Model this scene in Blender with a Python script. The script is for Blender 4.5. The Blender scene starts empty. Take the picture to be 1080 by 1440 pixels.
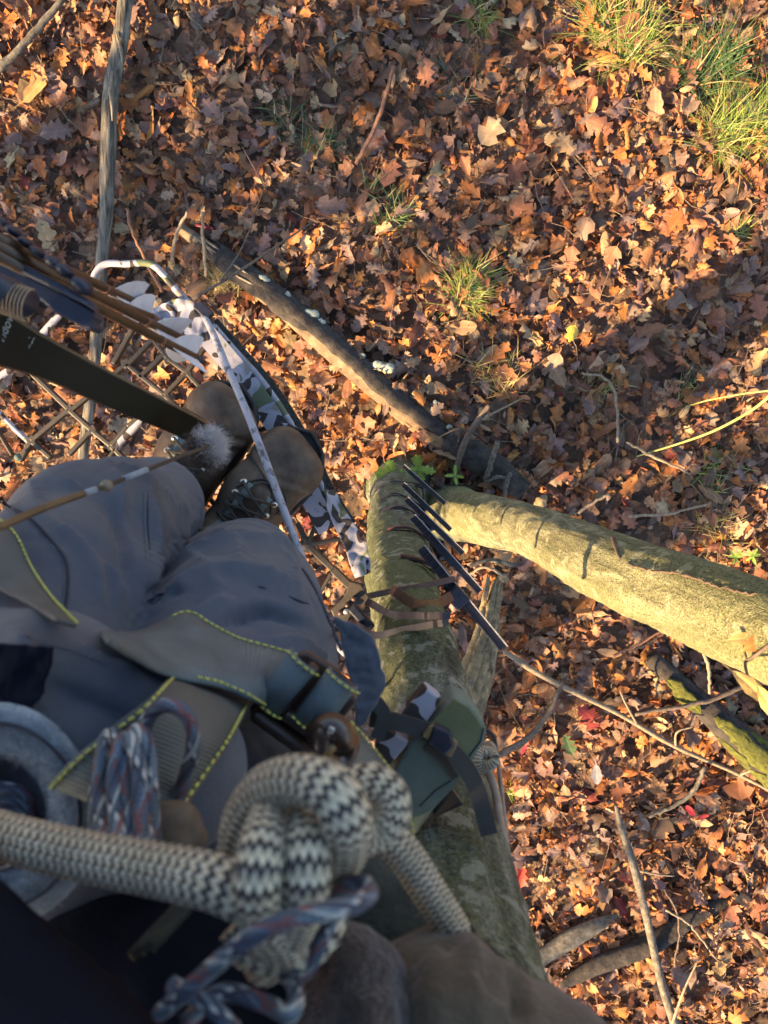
import bpy, bmesh, math, random
import numpy as np
from mathutils import Vector, Matrix, noise as mnoise
from mathutils.bvhtree import BVHTree

# ------------------------------------------------------------------ camera, sky, sun, exposure
SC = bpy.context.scene
COL = SC.collection
F_PX = 1080.0                      # focal length in photograph pixels (1080 x 1440)
CAM_Z = 4.5                        # camera height above the leaf litter
RX = -math.atan(65.0 / F_PX)       # the phone leans a little towards the hunter
cam_d = bpy.data.cameras.new('camera')
cam = bpy.data.objects.new('camera', cam_d)
COL.objects.link(cam)
cam.location = (0, 0, CAM_Z)
cam.rotation_euler = (RX, 0, 0)
cam_d.sensor_fit = 'VERTICAL'
cam_d.sensor_height = 36.0
cam_d.lens = 27.0
cam_d.clip_start = 0.01
cam_d.clip_end = 600.0
cam_d.dof.use_dof = True
cam_d.dof.focus_distance = 2.2
cam_d.dof.aperture_fstop = 13.0
SC.camera = cam

SUN_AZ = math.radians(213.0)       # direction towards the sun in the ground plane
SUN_EL = math.radians(27.0)
SUN_DIR = Vector((math.cos(SUN_AZ) * math.cos(SUN_EL), math.sin(SUN_AZ) * math.cos(SUN_EL), math.sin(SUN_EL)))
world = bpy.data.worlds.new('World')
SC.world = world
world.use_nodes = True
wn = world.node_tree
bg = wn.nodes['Background']
sky = wn.nodes.new('ShaderNodeTexSky')
sky.sky_type = 'NISHITA'
sky.sun_disc = False
sky.sun_elevation = SUN_EL
sky.sun_rotation = math.pi / 2 - SUN_AZ
wn.links.new(sky.outputs[0], bg.inputs[0])
bg.inputs[1].default_value = 0.082
sun_d = bpy.data.lights.new('sun', 'SUN')
sun_d.energy = 5.0
sun_d.angle = math.radians(0.6)
sun_d.color = (1.0, 0.68, 0.34)
sun = bpy.data.objects.new('sun', sun_d)
COL.objects.link(sun)
sun.location = (-8, -8, 10)
sun.rotation_euler = SUN_DIR.to_track_quat('Z', 'Y').to_euler()
SC.view_settings.view_transform = 'Standard'
SC.view_settings.look = 'None'
SC.view_settings.exposure = 2.25
SC.view_settings.gamma = 1.0
SC.cycles.use_denoising = True
SC.cycles.max_bounces = 4
SC.cycles.use_adaptive_sampling = True
SC.cycles.adaptive_threshold = 0.03

# ------------------------------------------------------------------ helpers
rng = np.random.default_rng(7)
random.seed(7)
CR, SR = math.cos(RX), math.sin(RX)


def P(px, py, d):
    """World point seen at photograph pixel (px, py), d metres below the camera."""
    x, y, z = (px - 540.0) / F_PX, -(py - 720.0) / F_PX, -1.0
    yw, zw = y * CR - z * SR, y * SR + z * CR
    k = d / -zw
    return Vector((x * k, yw * k, CAM_Z - d))


def RAY(px, py):
    x, y, z = (px - 540.0) / F_PX, -(py - 720.0) / F_PX, -1.0
    return Vector((x, y * CR - z * SR, y * SR + z * CR)).normalized()


def M(px, d):
    return px * d / F_PX


def empty(name, loc=(0, 0, 0)):
    o = bpy.data.objects.new(name, None)
    o.location = loc
    o.empty_display_size = 0.05
    COL.objects.link(o)
    return o


def tag(o, label=None, cat=None, group=None, kind=None):
    if label: o['label'] = label
    if cat: o['category'] = cat
    if group: o['group'] = group
    if kind: o['kind'] = kind
    return o


def thing(name, loc, label, cat, group=None):
    return tag(empty(name, loc), label, cat, group)


def world_loc(o):
    l = Vector(o.location)
    while o.parent:
        o = o.parent
        l += Vector(o.location)
    return l


def link(name, me, mat, parent=None, origin=None, smooth=True):
    """Link a mesh given in world coordinates; its origin goes to its own base."""
    n = len(me.vertices)
    co = np.empty(n * 3, np.float32)
    me.vertices.foreach_get('co', co)
    co = co.reshape(-1, 3)
    if origin is None:
        lo, hi = co.min(0), co.max(0)
        origin = Vector(((lo[0] + hi[0]) / 2, (lo[1] + hi[1]) / 2, lo[2]))
    co -= np.array(origin, np.float32)
    me.vertices.foreach_set('co', co.ravel())
    if smooth:
        me.polygons.foreach_set('use_smooth', np.ones(len(me.polygons), bool))
    me.update()
    if mat is not None:
        me.materials.append(mat)
    o = bpy.data.objects.new(name, me)
    COL.objects.link(o)
    o.location = origin
    if parent is not None:
        o.parent = parent
        o.location = Vector(origin) - world_loc(parent)
    return o


class MB:
    """Collects simple shapes (world coordinates) into one mesh."""
    def __init__(s):
        s.v, s.f, s.a = [], [], []

    def add(s, v, f, a=None):
        n = len(s.v)
        s.v += [tuple(p) for p in v]
        s.f += [tuple(i + n for i in q) for q in f]
        s.a += list(a) if a is not None else [(0, 0, 0)] * len(v)
        return s

    def tube(s, pts, rad, n=10, caps=True, seam=False, wob=0.0, flat=1.0, seed=0, upv=None, wl=3.0):
        pts = [Vector(p) for p in pts]
        m = len(pts)
        rad = [rad] * m if not hasattr(rad, '__len__') else list(rad)
        if len(rad) != m:
            rad = list(np.interp(np.linspace(0, 1, m), np.linspace(0, 1, len(rad)), rad))
        tan = [(pts[min(i + 1, m - 1)] - pts[max(i - 1, 0)]).normalized() for i in range(m)]
        nrm = Vector(upv) if upv is not None else Vector((0, 0, 1))
        if abs(nrm.dot(tan[0])) > .95:
            nrm = Vector((0.3, 1, 0.1))
        V, A, Q = [], [], []
        cols = n + 1 if seam else n
        L = 0.0
        r2 = random.Random(seed)
        offs = [r2.uniform(0, 100) for _ in range(3)]
        for i in range(m):
            nrm = (nrm - tan[i] * nrm.dot(tan[i])).normalized()
            b = tan[i].cross(nrm)
            if i: L += (pts[i] - pts[i - 1]).length
            for j in range(cols):
                t = 2 * math.pi * j / n - math.pi / 2 * (1 if seam else 0)
                r = rad[i]
                if wob:
                    dd = nrm * math.cos(t) + b * math.sin(t)
                    q = Vector((dd.x * 1.3 + offs[0], dd.y * 1.3 + offs[1] + L * wl, dd.z * 1.3 + offs[2] + L * .23 * wl))
                    r *= 1 + wob * mnoise.noise(q) + wob * .5 * mnoise.noise(q * 3.1)
                V.append(pts[i] + nrm * (math.sin(t) * r) + b * (math.cos(t) * r * flat))
                A.append((L, j / n, rad[i]))
        for i in range(m - 1):
            for j in range(n):
                a, c = i * cols + j, i * cols + (j + 1) % cols
                Q.append((a, c, c + cols, a + cols))
        if caps:
            Q.append(tuple(range(n))[::-1])
            Q.append(tuple((m - 1) * cols + j for j in range(n)))
        return s.add(V, Q, A)

    def box(s, c, u, v, w):
        """Box about centre c with half vectors u, v, w."""
        c, u, v, w = map(Vector, (c, u, v, w))
        V = [c + u * a + v * b + w * e for a in (-1, 1) for b in (-1, 1) for e in (-1, 1)]
        Q = [(0, 1, 3, 2), (4, 6, 7, 5), (0, 4, 5, 1), (2, 3, 7, 6), (0, 2, 6, 4), (1, 5, 7, 3)]
        if u.cross(v).dot(w) < 0:
            Q = [q[::-1] for q in Q]
        return s.add(V, Q)

    def bar(s, p0, p1, wid, hgt, up=(0, 0, 1)):
        p0, p1 = Vector(p0), Vector(p1)
        t = (p1 - p0)
        u = Vector(up)
        side = t.cross(u).normalized()
        u = side.cross(t).normalized()
        return s.box((p0 + p1) / 2, t / 2, side * wid / 2, u * hgt / 2)

    def prism(s, poly, thick, dirv=(0, 0, -1)):
        """Closed outline extruded along dirv; outline is its top."""
        top = [Vector(p) for p in poly]
        n = len(top)
        nv = sum(((top[i] - top[0]).cross(top[(i + 1) % n] - top[0]) for i in range(n)), Vector())
        dv = Vector(dirv).normalized()
        if nv.dot(dv) > 0:
            top.reverse()
        V = top + [p + dv * thick for p in top]
        Q = [tuple(range(n)), tuple(range(2 * n - 1, n - 1, -1))]
        for i in range(n):
            j = (i + 1) % n
            Q.append((j, i, n + i, n + j))
        return s.add(V, Q)

    def ribbon(s, e0, e1, thick, nrm=None):
        """Strip between two edge polylines with real thickness; attribute (along m, across 0..1)."""
        e0, e1 = [Vector(p) for p in e0], [Vector(p) for p in e1]
        m = len(e0)
        V, A, Q = [], [], []
        L = 0
        wd = (e1[m // 2] - e0[m // 2]).length
        for i in range(m):
            t = e0[min(i + 1, m - 1)] - e0[max(i - 1, 0)]
            nn = t.cross(e1[i] - e0[i])
            nn = nn.normalized() if nn.length > 1e-12 else Vector((0, 0, 1))
            if nrm is not None and nn.dot(nrm) < 0: nn = -nn
            if i: L += ((e0[i] + e1[i]) / 2 - (e0[i - 1] + e1[i - 1]) / 2).length
            V += [e0[i], e1[i], e1[i] - nn * thick, e0[i] - nn * thick]
            A += [(L, 0, wd), (L, 1, wd), (L, 1, wd), (L, 0, wd)]
        for i in range(m - 1):
            a, b = 4 * i, 4 * i + 4
            for j in range(4):
                k = (j + 1) % 4
                Q.append((a + j, b + j, b + k, a + k))
        Q += [(0, 1, 2, 3), tuple(4 * (m - 1) + j for j in (3, 2, 1, 0))]
        return s.add(V, Q, A)

    def ball(s, c, rx, ry=None, rz=None, n=14, k=9, rot=None, wob=0.0, seed=0):
        ry = ry or rx; rz = rz or rx
        c = Vector(c)
        rot = rot or Matrix.Identity(3)
        V, Q = [], []
        for i in range(k + 1):
            th = math.pi * i / k
            for j in range(n):
                ph = 2 * math.pi * j / n
                d = Vector((math.sin(th) * math.cos(ph), math.sin(th) * math.sin(ph), math.cos(th)))
                w = 1 + (wob * mnoise.noise(d * 1.7 + Vector((seed * 3.1, seed, 0))) if wob else 0)
                V.append(c + rot @ Vector((d.x * rx, d.y * ry, d.z * rz)) * w)
        for i in range(k):
            for j in range(n):
                a, b = i * n + j, i * n + (j + 1) % n
                Q.append((a, a + n, b + n, b))
        return s.add(V, Q)

    def build(s, name, mat, parent=None, smooth=True, bevel=0.0, fix=False, auto=False, **kw):
        me = bpy.data.meshes.new(name)
        me.from_pydata(s.v, [], s.f)
        at = me.attributes.new('sv', 'FLOAT_VECTOR', 'POINT')
        at.data.foreach_set('vector', np.array(s.a, np.float32).ravel())
        if fix:
            b = bmesh.new(); b.from_mesh(me)
            bmesh.ops.recalc_face_normals(b, faces=b.faces[:]); b.to_mesh(me); b.free()
        o = link(name, me, mat, parent, smooth=smooth or auto, **kw)
        if auto:
            me.set_sharp_from_angle(angle=math.radians(38))
        if bevel:
            md = o.modifiers.new('bevel', 'BEVEL')
            md.width = bevel; md.segments = 2; md.limit_method = 'ANGLE'
            md.angle_limit = math.radians(40)
        return o


def spline(pts, n=8):
    """Catmull-Rom through (px, py, d[, r]) tuples or vectors; n steps for each span."""
    a = np.array([tuple(p) for p in pts], float)
    if len(a) < 3:
        t = np.linspace(0, 1, n * (len(a) - 1) + 1)[:, None]
        return a[0] * (1 - t) + a[-1] * t
    e = np.vstack([2 * a[0] - a[1], a, 2 * a[-1] - a[-2]])
    out = []
    for i in range(1, len(e) - 2):
        p0, p1, p2, p3 = e[i - 1], e[i], e[i + 1], e[i + 2]
        for t in np.linspace(0, 1, n, endpoint=False):
            out.append(.5 * ((2 * p1) + (-p0 + p2) * t + (2 * p0 - 5 * p1 + 4 * p2 - p3) * t * t + (-p0 + 3 * p1 - 3 * p2 + p3) * t ** 3))
    out.append(a[-1])
    return np.array(out)


def PS(pts, n=8):
    return [P(*q[:3]) for q in spline(pts, n)]


def np_mesh(name, V, Q):
    me = bpy.data.meshes.new(name)
    V = np.asarray(V, np.float32); Q = np.asarray(Q, np.int32)
    me.vertices.add(len(V)); me.vertices.foreach_set('co', V.ravel())
    k = Q.shape[1]
    me.loops.add(Q.size); me.loops.foreach_set('vertex_index', Q.ravel())
    me.polygons.add(len(Q))
    me.polygons.foreach_set('loop_start', np.arange(0, Q.size, k, dtype=np.int32))
    me.polygons.foreach_set('loop_total', np.full(len(Q), k, np.int32))
    me.update(calc_edges=True)
    return me


def set_attr(me, name, arr, kind='FLOAT_COLOR'):
    a = me.attributes.new(name, kind, 'POINT')
    arr = np.asarray(arr, np.float32)
    a.data.foreach_set('color' if kind == 'FLOAT_COLOR' else 'vector', arr.ravel())


# ---- signed distance blobs turned into one continuous skin
def round_cone(Gx, a, b, ra, rb):
    a, b = np.array(a), np.array(b)
    ba = b - a
    h = np.clip(((Gx - a) @ ba) / max(ba @ ba, 1e-9), 0, 1)
    return np.linalg.norm(Gx - a - h[..., None] * ba, axis=-1) - (ra + (rb - ra) * h)


def smin(a, b, k):
    h = np.maximum(k - np.abs(a - b), 0) / k
    return np.minimum(a, b) - h * h * k * .25


def sdf_mesh(name, prims, h=.005, k=.03, cut=None, groups=None, kg=.01):
    """prims: (a, b, ra, rb). Naive surface nets over the smooth union."""
    lo = np.min([np.minimum(np.array(p[0]) - p[2], np.array(p[1]) - p[3]) for p in prims], 0) - 3 * h
    hi = np.max([np.maximum(np.array(p[0]) + p[2], np.array(p[1]) + p[3]) for p in prims], 0) + 3 * h
    n = np.ceil((hi - lo) / h).astype(int) + 1
    ax = [lo[i] + np.arange(n[i]) * h for i in range(3)]
    G = np.stack(np.meshgrid(*ax, indexing='ij'), -1)
    T = None
    for g0, g1 in groups or [(0, len(prims))]:
        D = None
        for p in prims[g0:g1]:
            d = round_cone(G, *p[:4])
            kk = p[4] if len(p) > 4 else k
            D = d if D is None else smin(D, d, kk)
        T = D if T is None else smin(T, D, kg)
    D = T
    if cut is not None:
        D = np.maximum(D, cut(G))
    ins = D < 0
    c = [(i, j, l) for i in (0, 1) for j in (0, 1) for l in (0, 1)]
    sl = lambda o: tuple(slice(o[i], n[i] - 1 + o[i]) for i in range(3))
    cnt = sum(ins[sl(o)].astype(np.int8) for o in c)
    act = (cnt > 0) & (cnt < 8)
    idx = np.full(act.shape, -1, np.int64)
    cells = np.argwhere(act)
    idx[act] = np.arange(len(cells))
    acc = np.zeros((len(cells), 3)); num = np.zeros(len(cells))
    for ia in range(8):
        for ib in range(ia + 1, 8):
            A, B = np.array(c[ia]), np.array(c[ib])
            if np.abs(A - B).sum() != 1: continue
            da = D[tuple((cells + A).T)]; db = D[tuple((cells + B).T)]
            m = (da < 0) != (db < 0)
            t = da[m] / (da[m] - db[m])
            acc[m] += A + (B - A) * t[:, None]; num[m] += 1
    V = lo + (cells + acc / num[:, None]) * h
    faces = []
    for axn in range(3):
        u, v = (axn + 1) % 3, (axn + 2) % 3
        e = np.zeros(3, int); e[axn] = 1
        s0 = [slice(1, n[i] - 1) for i in range(3)]; s1 = list(s0)
        s0[axn] = slice(0, n[axn] - 1); s1[axn] = slice(1, n[axn])
        a, b = ins[tuple(s0)], ins[tuple(s1)]
        off = np.ones(3, int); off[axn] = 0
        for flip in (False, True):
            w = np.argwhere((a & ~b) if not flip else (~a & b)) + off
            if not len(w): continue
            eu = np.zeros(3, int); eu[u] = 1
            ev = np.zeros(3, int); ev[v] = 1
            q = np.stack([idx[tuple((w - eu - ev).T)], idx[tuple((w - ev).T)], idx[tuple(w.T)], idx[tuple((w - eu).T)]], 1)
            faces.append(q[:, ::-1] if flip else q)
    Q = np.vstack(faces)
    Q = Q[(Q >= 0).all(1)]
    return V, Q


def normals_of(V, Q):
    fn = np.cross(V[Q[:, 2]] - V[Q[:, 0]], V[Q[:, 3]] - V[Q[:, 1]])
    N = np.zeros_like(V)
    for j in range(4):
        np.add.at(N, Q[:, j], fn)
    return N / (np.linalg.norm(N, axis=1, keepdims=True) + 1e-12)


# ------------------------------------------------------------------ materials
def new_mat(name):
    m = bpy.data.materials.new(name)
    m.use_nodes = True
    return m, m.node_tree.nodes, m.node_tree.links, m.node_tree.nodes['Principled BSDF']


def ramp(nodes, links, fac, stops, interp='LINEAR'):
    r = nodes.new('ShaderNodeValToRGB')
    r.color_ramp.interpolation = interp
    e = r.color_ramp.elements
    while len(e) < len(stops): e.new(0.5)
    for i, (p, c) in enumerate(stops):
        e[i].position = p; e[i].color = (*c, 1)
    links.new(fac, r.inputs[0])
    return r.outputs[0]


def tex_noise(nodes, links, scale, detail=4, rough=.6, coord='Object', vec=None, dist=0.0):
    t = nodes.new('ShaderNodeTexNoise')
    t.inputs['Scale'].default_value = scale
    t.inputs['Detail'].default_value = detail
    t.inputs['Roughness'].default_value = rough
    t.inputs['Distortion'].default_value = dist
    if vec is None:
        c = nodes.new('ShaderNodeTexCoord')
        vec = c.outputs[coord]
    links.new(vec, t.inputs['Vector'])
    return t


def math_n(nodes, links, op, a, b=None, c=None):
    m = nodes.new('ShaderNodeMath'); m.operation = op
    for i, x in enumerate((a, b, c)):
        if x is None: continue
        if isinstance(x, (int, float)): m.inputs[i].default_value = x
        else: links.new(x, m.inputs[i])
    return m.outputs[0]


def bump(nodes, links, bsdf, hgt, strength=.4, dist=.002):
    b = nodes.new('ShaderNodeBump')
    b.inputs['Strength'].default_value = strength
    b.inputs['Distance'].default_value = dist
    links.new(hgt, b.inputs['Height'])
    links.new(b.outputs[0], bsdf.inputs['Normal'])
    return b


def mat_noise(name, c0, c1, scale=12, rough=.7, bstr=.3, bdist=.002, bscale=None, metal=0.0, spec=.4, mid=None, detail=5, stretch=None, sheen=0.0, lo=.32, hi=.68):
    m, nd, lk, bs = new_mat(name)
    vec = None
    if stretch is not None:
        c = nd.new('ShaderNodeTexCoord'); mp = nd.new('ShaderNodeMapping')
        mp.inputs['Scale'].default_value = stretch
        lk.new(c.outputs['Object'], mp.inputs[0]); vec = mp.outputs[0]
    t = tex_noise(nd, lk, scale, detail, .65, vec=vec)
    stops = [(lo, c0), (hi, c1)] if mid is None else [(lo, c0), ((lo + hi) / 2, mid), (hi, c1)]
    lk.new(ramp(nd, lk, t.outputs[0], stops), bs.inputs['Base Color'])
    bs.inputs['Roughness'].default_value = rough
    bs.inputs['Metallic'].default_value = metal
    bs.inputs['Specular IOR Level'].default_value = spec
    if sheen:
        bs.inputs['Sheen Weight'].default_value = sheen
        bs.inputs['Sheen Roughness'].default_value = .5
    if bstr:
        t2 = tex_noise(nd, lk, bscale or scale * 4, 4, .7, vec=vec)
        bump(nd, lk, bs, t2.outputs[0], bstr, bdist)
    return m


def mat_leaf(name, transl=.28):
    m, nd, lk, bs = new_mat(name)
    at = nd.new('ShaderNodeAttribute'); at.attribute_name = 'col'
    lv = nd.new('ShaderNodeAttribute'); lv.attribute_name = 'luv'
    sp = nd.new('ShaderNodeSeparateXYZ'); lk.new(lv.outputs['Vector'], sp.inputs[0])
    av = math_n(nd, lk, 'ABSOLUTE', sp.outputs[1])
    # midrib and side veins
    mid = math_n(nd, lk, 'SMOOTH_MIN', 1.0, math_n(nd, lk, 'MULTIPLY', av, 16.0), .3)
    sv = math_n(nd, lk, 'SUBTRACT', math_n(nd, lk, 'MULTIPLY', sp.outputs[0], 7.0), math_n(nd, lk, 'MULTIPLY', av, 9.0))
    sv = math_n(nd, lk, 'PINGPONG', sv, .5)
    sv = math_n(nd, lk, 'MINIMUM', math_n(nd, lk, 'MULTIPLY', sv, 9.0), 1.0)
    vein = math_n(nd, lk, 'MULTIPLY', mid, math_n(nd, lk, 'MULTIPLY_ADD', sv, .35, .65))
    t = tex_noise(nd, lk, 26, 3, .7)
    br = math_n(nd, lk, 'MULTIPLY_ADD', t.outputs[0], 1.0, .52)
    k = math_n(nd, lk, 'MULTIPLY', br, math_n(nd, lk, 'MULTIPLY_ADD', vein, -.22, 1.22))
    mx = nd.new('ShaderNodeVectorMath'); mx.operation = 'SCALE'
    lk.new(at.outputs['Color'], mx.inputs[0]); lk.new(k, mx.inputs['Scale'])
    lk.new(mx.outputs[0], bs.inputs['Base Color'])
    bs.inputs['Roughness'].default_value = .55
    bs.inputs['Specular IOR Level'].default_value = .35
    b = bump(nd, lk, bs, math_n(nd, lk, 'ADD', vein, t.outputs[0]), .35, .003)
    tr = nd.new('ShaderNodeBsdfTranslucent'); lk.new(mx.outputs[0], tr.inputs[0])
    ms = nd.new('ShaderNodeMixShader'); ms.inputs[0].default_value = transl
    lk.new(bs.outputs[0], ms.inputs[1]); lk.new(tr.outputs[0], ms.inputs[2])
    lk.new(ms.outputs[0], nd['Material Output'].inputs[0])
    return m


def mat_vcol(name, rough=.6, transl=.0, noise_amt=.3, nscale=40):
    m, nd, lk, bs = new_mat(name)
    at = nd.new('ShaderNodeAttribute'); at.attribute_name = 'col'
    t = tex_noise(nd, lk, nscale, 3, .6)
    mx = nd.new('ShaderNodeVectorMath'); mx.operation = 'SCALE'
    lk.new(at.outputs['Color'], mx.inputs[0])
    lk.new(math_n(nd, lk, 'MULTIPLY_ADD', t.outputs[0], 2 * noise_amt, 1 - noise_amt), mx.inputs['Scale'])
    lk.new(mx.outputs[0], bs.inputs['Base Color'])
    bs.inputs['Roughness'].default_value = rough
    if transl:
        tr = nd.new('ShaderNodeBsdfTranslucent'); lk.new(mx.outputs[0], tr.inputs[0])
        ms = nd.new('ShaderNodeMixShader'); ms.inputs[0].default_value = transl
        lk.new(bs.outputs[0], ms.inputs[1]); lk.new(tr.outputs[0], ms.inputs[2])
        lk.new(ms.outputs[0], nd['Material Output'].inputs[0])
    return m


def mat_bark(name, c_dark, c_mid, c_light, moss, moss_amt=.5, scale=9):
    m, nd, lk, bs = new_mat(name)
    c = nd.new('ShaderNodeTexCoord'); mp = nd.new('ShaderNodeMapping')
    mp.inputs['Scale'].default_value = (1, 1, .14)
    lk.new(c.outputs['Object'], mp.inputs[0])
    t = tex_noise(nd, lk, scale * 3, 8, .75, vec=mp.outputs[0], dist=.6)
    col = ramp(nd, lk, t.outputs[0], [(.36, c_dark), (.5, c_mid), (.63, c_light)])
    t2 = tex_noise(nd, lk, scale * .55, 5, .6, vec=mp.outputs[0])
    t3 = tex_noise(nd, lk, scale * 9, 4, .7, vec=c.outputs['Object'])
    f = math_n(nd, lk, 'MULTIPLY', t2.outputs[0], math_n(nd, lk, 'MULTIPLY_ADD', t3.outputs[0], .8, .55))
    mk = ramp(nd, lk, f, [(.42 - moss_amt * .1, (0, 0, 0)), (.60 - moss_amt * .1, (1, 1, 1))])
    mx = nd.new('ShaderNodeMix'); mx.data_type = 'RGBA'
    lk.new(math_n(nd, lk, 'MULTIPLY', mk, min(1, moss_amt * 1.6)), mx.inputs[0])
    lk.new(col, mx.inputs[6]); mx.inputs[7].default_value = (*moss, 1)
    lk.new(mx.outputs[2], bs.inputs['Base Color'])
    bs.inputs['Roughness'].default_value = .85
    bs.inputs['Specular IOR Level'].default_value = .2
    t4 = tex_noise(nd, lk, scale * 26, 3, .7, vec=c.outputs['Object'])
    gr = nd.new('ShaderNodeVectorMath'); gr.operation = 'SCALE'
    lk.new(mx.outputs[2], gr.inputs[0]); lk.new(math_n(nd, lk, 'MAXIMUM', math_n(nd, lk, 'MULTIPLY_ADD', t4.outputs[0], 3.4, -.70), .12), gr.inputs['Scale'])
    # pale crusts of lichen in blotches
    v = nd.new('ShaderNodeTexVoronoi'); v.inputs['Scale'].default_value = scale * 3.2
    wv = tex_noise(nd, lk, scale * 4, 3, .6)
    wa = nd.new('ShaderNodeVectorMath'); wa.operation = 'ADD'
    ws = nd.new('ShaderNodeVectorMath'); ws.operation = 'SCALE'; ws.inputs['Scale'].default_value = .06
    lk.new(wv.outputs['Color'], ws.inputs[0]); lk.new(c.outputs['Object'], wa.inputs[0]); lk.new(ws.outputs[0], wa.inputs[1]); lk.new(wa.outputs[0], v.inputs['Vector'])
    vs = nd.new('ShaderNodeSeparateColor'); lk.new(v.outputs['Color'], vs.inputs[0])
    sel = math_n(nd, lk, 'MULTIPLY', math_n(nd, lk, 'GREATER_THAN', vs.outputs[0], .62), math_n(nd, lk, 'LESS_THAN', math_n(nd, lk, 'ADD', v.outputs['Distance'], math_n(nd, lk, 'MULTIPLY', t4.outputs[0], .5)), .62))
    m2 = nd.new('ShaderNodeMix'); m2.data_type = 'RGBA'
    lk.new(math_n(nd, lk, 'MULTIPLY', sel, .65), m2.inputs[0]); lk.new(gr.outputs[0], m2.inputs[6]); m2.inputs[7].default_value = (*[x * 1.15 for x in c_light], 1)
    lk.new(m2.outputs[2], bs.inputs['Base Color'])
    hgt = math_n(nd, lk, 'ADD', math_n(nd, lk, 'MULTIPLY', t.outputs[0], 1.0), math_n(nd, lk, 'MULTIPLY', t3.outputs[0], .7))
    hgt = math_n(nd, lk, 'ADD', hgt, math_n(nd, lk, 'MULTIPLY', t4.outputs[0], .5))
    bump(nd, lk, bs, hgt, 1.0, .008)
    return m


def mat_camo(name):
    """Snow camouflage tape: pale lilac ground, dark brown and olive blots."""
    m, nd, lk, bs = new_mat(name)
    t = tex_noise(nd, lk, 30, 1, .4, dist=.9)
    t2 = tex_noise(nd, lk, 22, 1, .4, dist=.7)
    mp = t2.inputs['Vector'].links[0].from_socket
    ad = nd.new('ShaderNodeVectorMath'); ad.operation = 'ADD'; ad.inputs[1].default_value = (3.3, 7.1, 1.7)
    lk.new(mp, ad.inputs[0]); lk.new(ad.outputs[0], t2.inputs['Vector'])
    base = ramp(nd, lk, t.outputs[0], [(0, (.030, .022, .020)), (.46, (.30, .29, .33)), (.60, (.235, .235, .275)), (.68, (.20, .17, .15))], 'CONSTANT')
    mk = ramp(nd, lk, t2.outputs[0], [(0, (0, 0, 0)), (.69, (1, 1, 1))], 'CONSTANT')
    mx = nd.new('ShaderNodeMix'); mx.data_type = 'RGBA'
    lk.new(mk, mx.inputs[0]); lk.new(base, mx.inputs[6]); mx.inputs[7].default_value = (.10, .12, .06, 1)
    lk.new(mx.outputs[2], bs.inputs['Base Color'])
    bs.inputs['Roughness'].default_value = .7
    t3 = tex_noise(nd, lk, 300, 2)
    bump(nd, lk, bs, t3.outputs[0], .3, .001)
    return m


def mat_rope(name, ca, cb, pitch=3.3, zig=8, tri=1.0, dia_attr=True, hair=.25):
    m, nd, lk, bs = new_mat(name)
    at = nd.new('ShaderNodeAttribute'); at.attribute_name = 'sv'
    sp = nd.new('ShaderNodeSeparateXYZ'); lk.new(at.outputs['Vector'], sp.inputs[0])
    s = math_n(nd, lk, 'DIVIDE', sp.outputs[0], math_n(nd, lk, 'MULTIPLY', sp.outputs[2], 2.0))
    zz = math_n(nd, lk, 'PINGPONG', math_n(nd, lk, 'MULTIPLY', sp.outputs[1], float(zig)), .5)
    nz = tex_noise(nd, lk, 160, 2, .6)
    ph = math_n(nd, lk, 'ADD', math_n(nd, lk, 'MULTIPLY', s, pitch), math_n(nd, lk, 'MULTIPLY', zz, tri))
    ph = math_n(nd, lk, 'ADD', ph, math_n(nd, lk, 'MULTIPLY', nz.outputs[0], .55))
    fr = math_n(nd, lk, 'FRACT', ph)
    col = ramp(nd, lk, fr, [(0, cb), (.10, ca), (.55, ca), (.66, cb), (1, cb)])
    n2 = tex_noise(nd, lk, 40, 3)
    mx = nd.new('ShaderNodeVectorMath'); mx.operation = 'SCALE'
    lk.new(col, mx.inputs[0]); lk.new(math_n(nd, lk, 'MULTIPLY_ADD', n2.outputs[0], .7, .6), mx.inputs['Scale'])
    lk.new(mx.outputs[0], bs.inputs['Base Color'])
    bs.inputs['Roughness'].default_value = .8
    h1 = math_n(nd, lk, 'PINGPONG', math_n(nd, lk, 'MULTIPLY', ph, 2.0), .5)
    h2 = math_n(nd, lk, 'PINGPONG', math_n(nd, lk, 'MULTIPLY', sp.outputs[1], zig * 2.0), .5)
    hh = math_n(nd, lk, 'ADD', math_n(nd, lk, 'ADD', h1, h2), math_n(nd, lk, 'MULTIPLY', nz.outputs[0], .6))
    bump(nd, lk, bs, hh, .8, .002)
    return m


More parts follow.
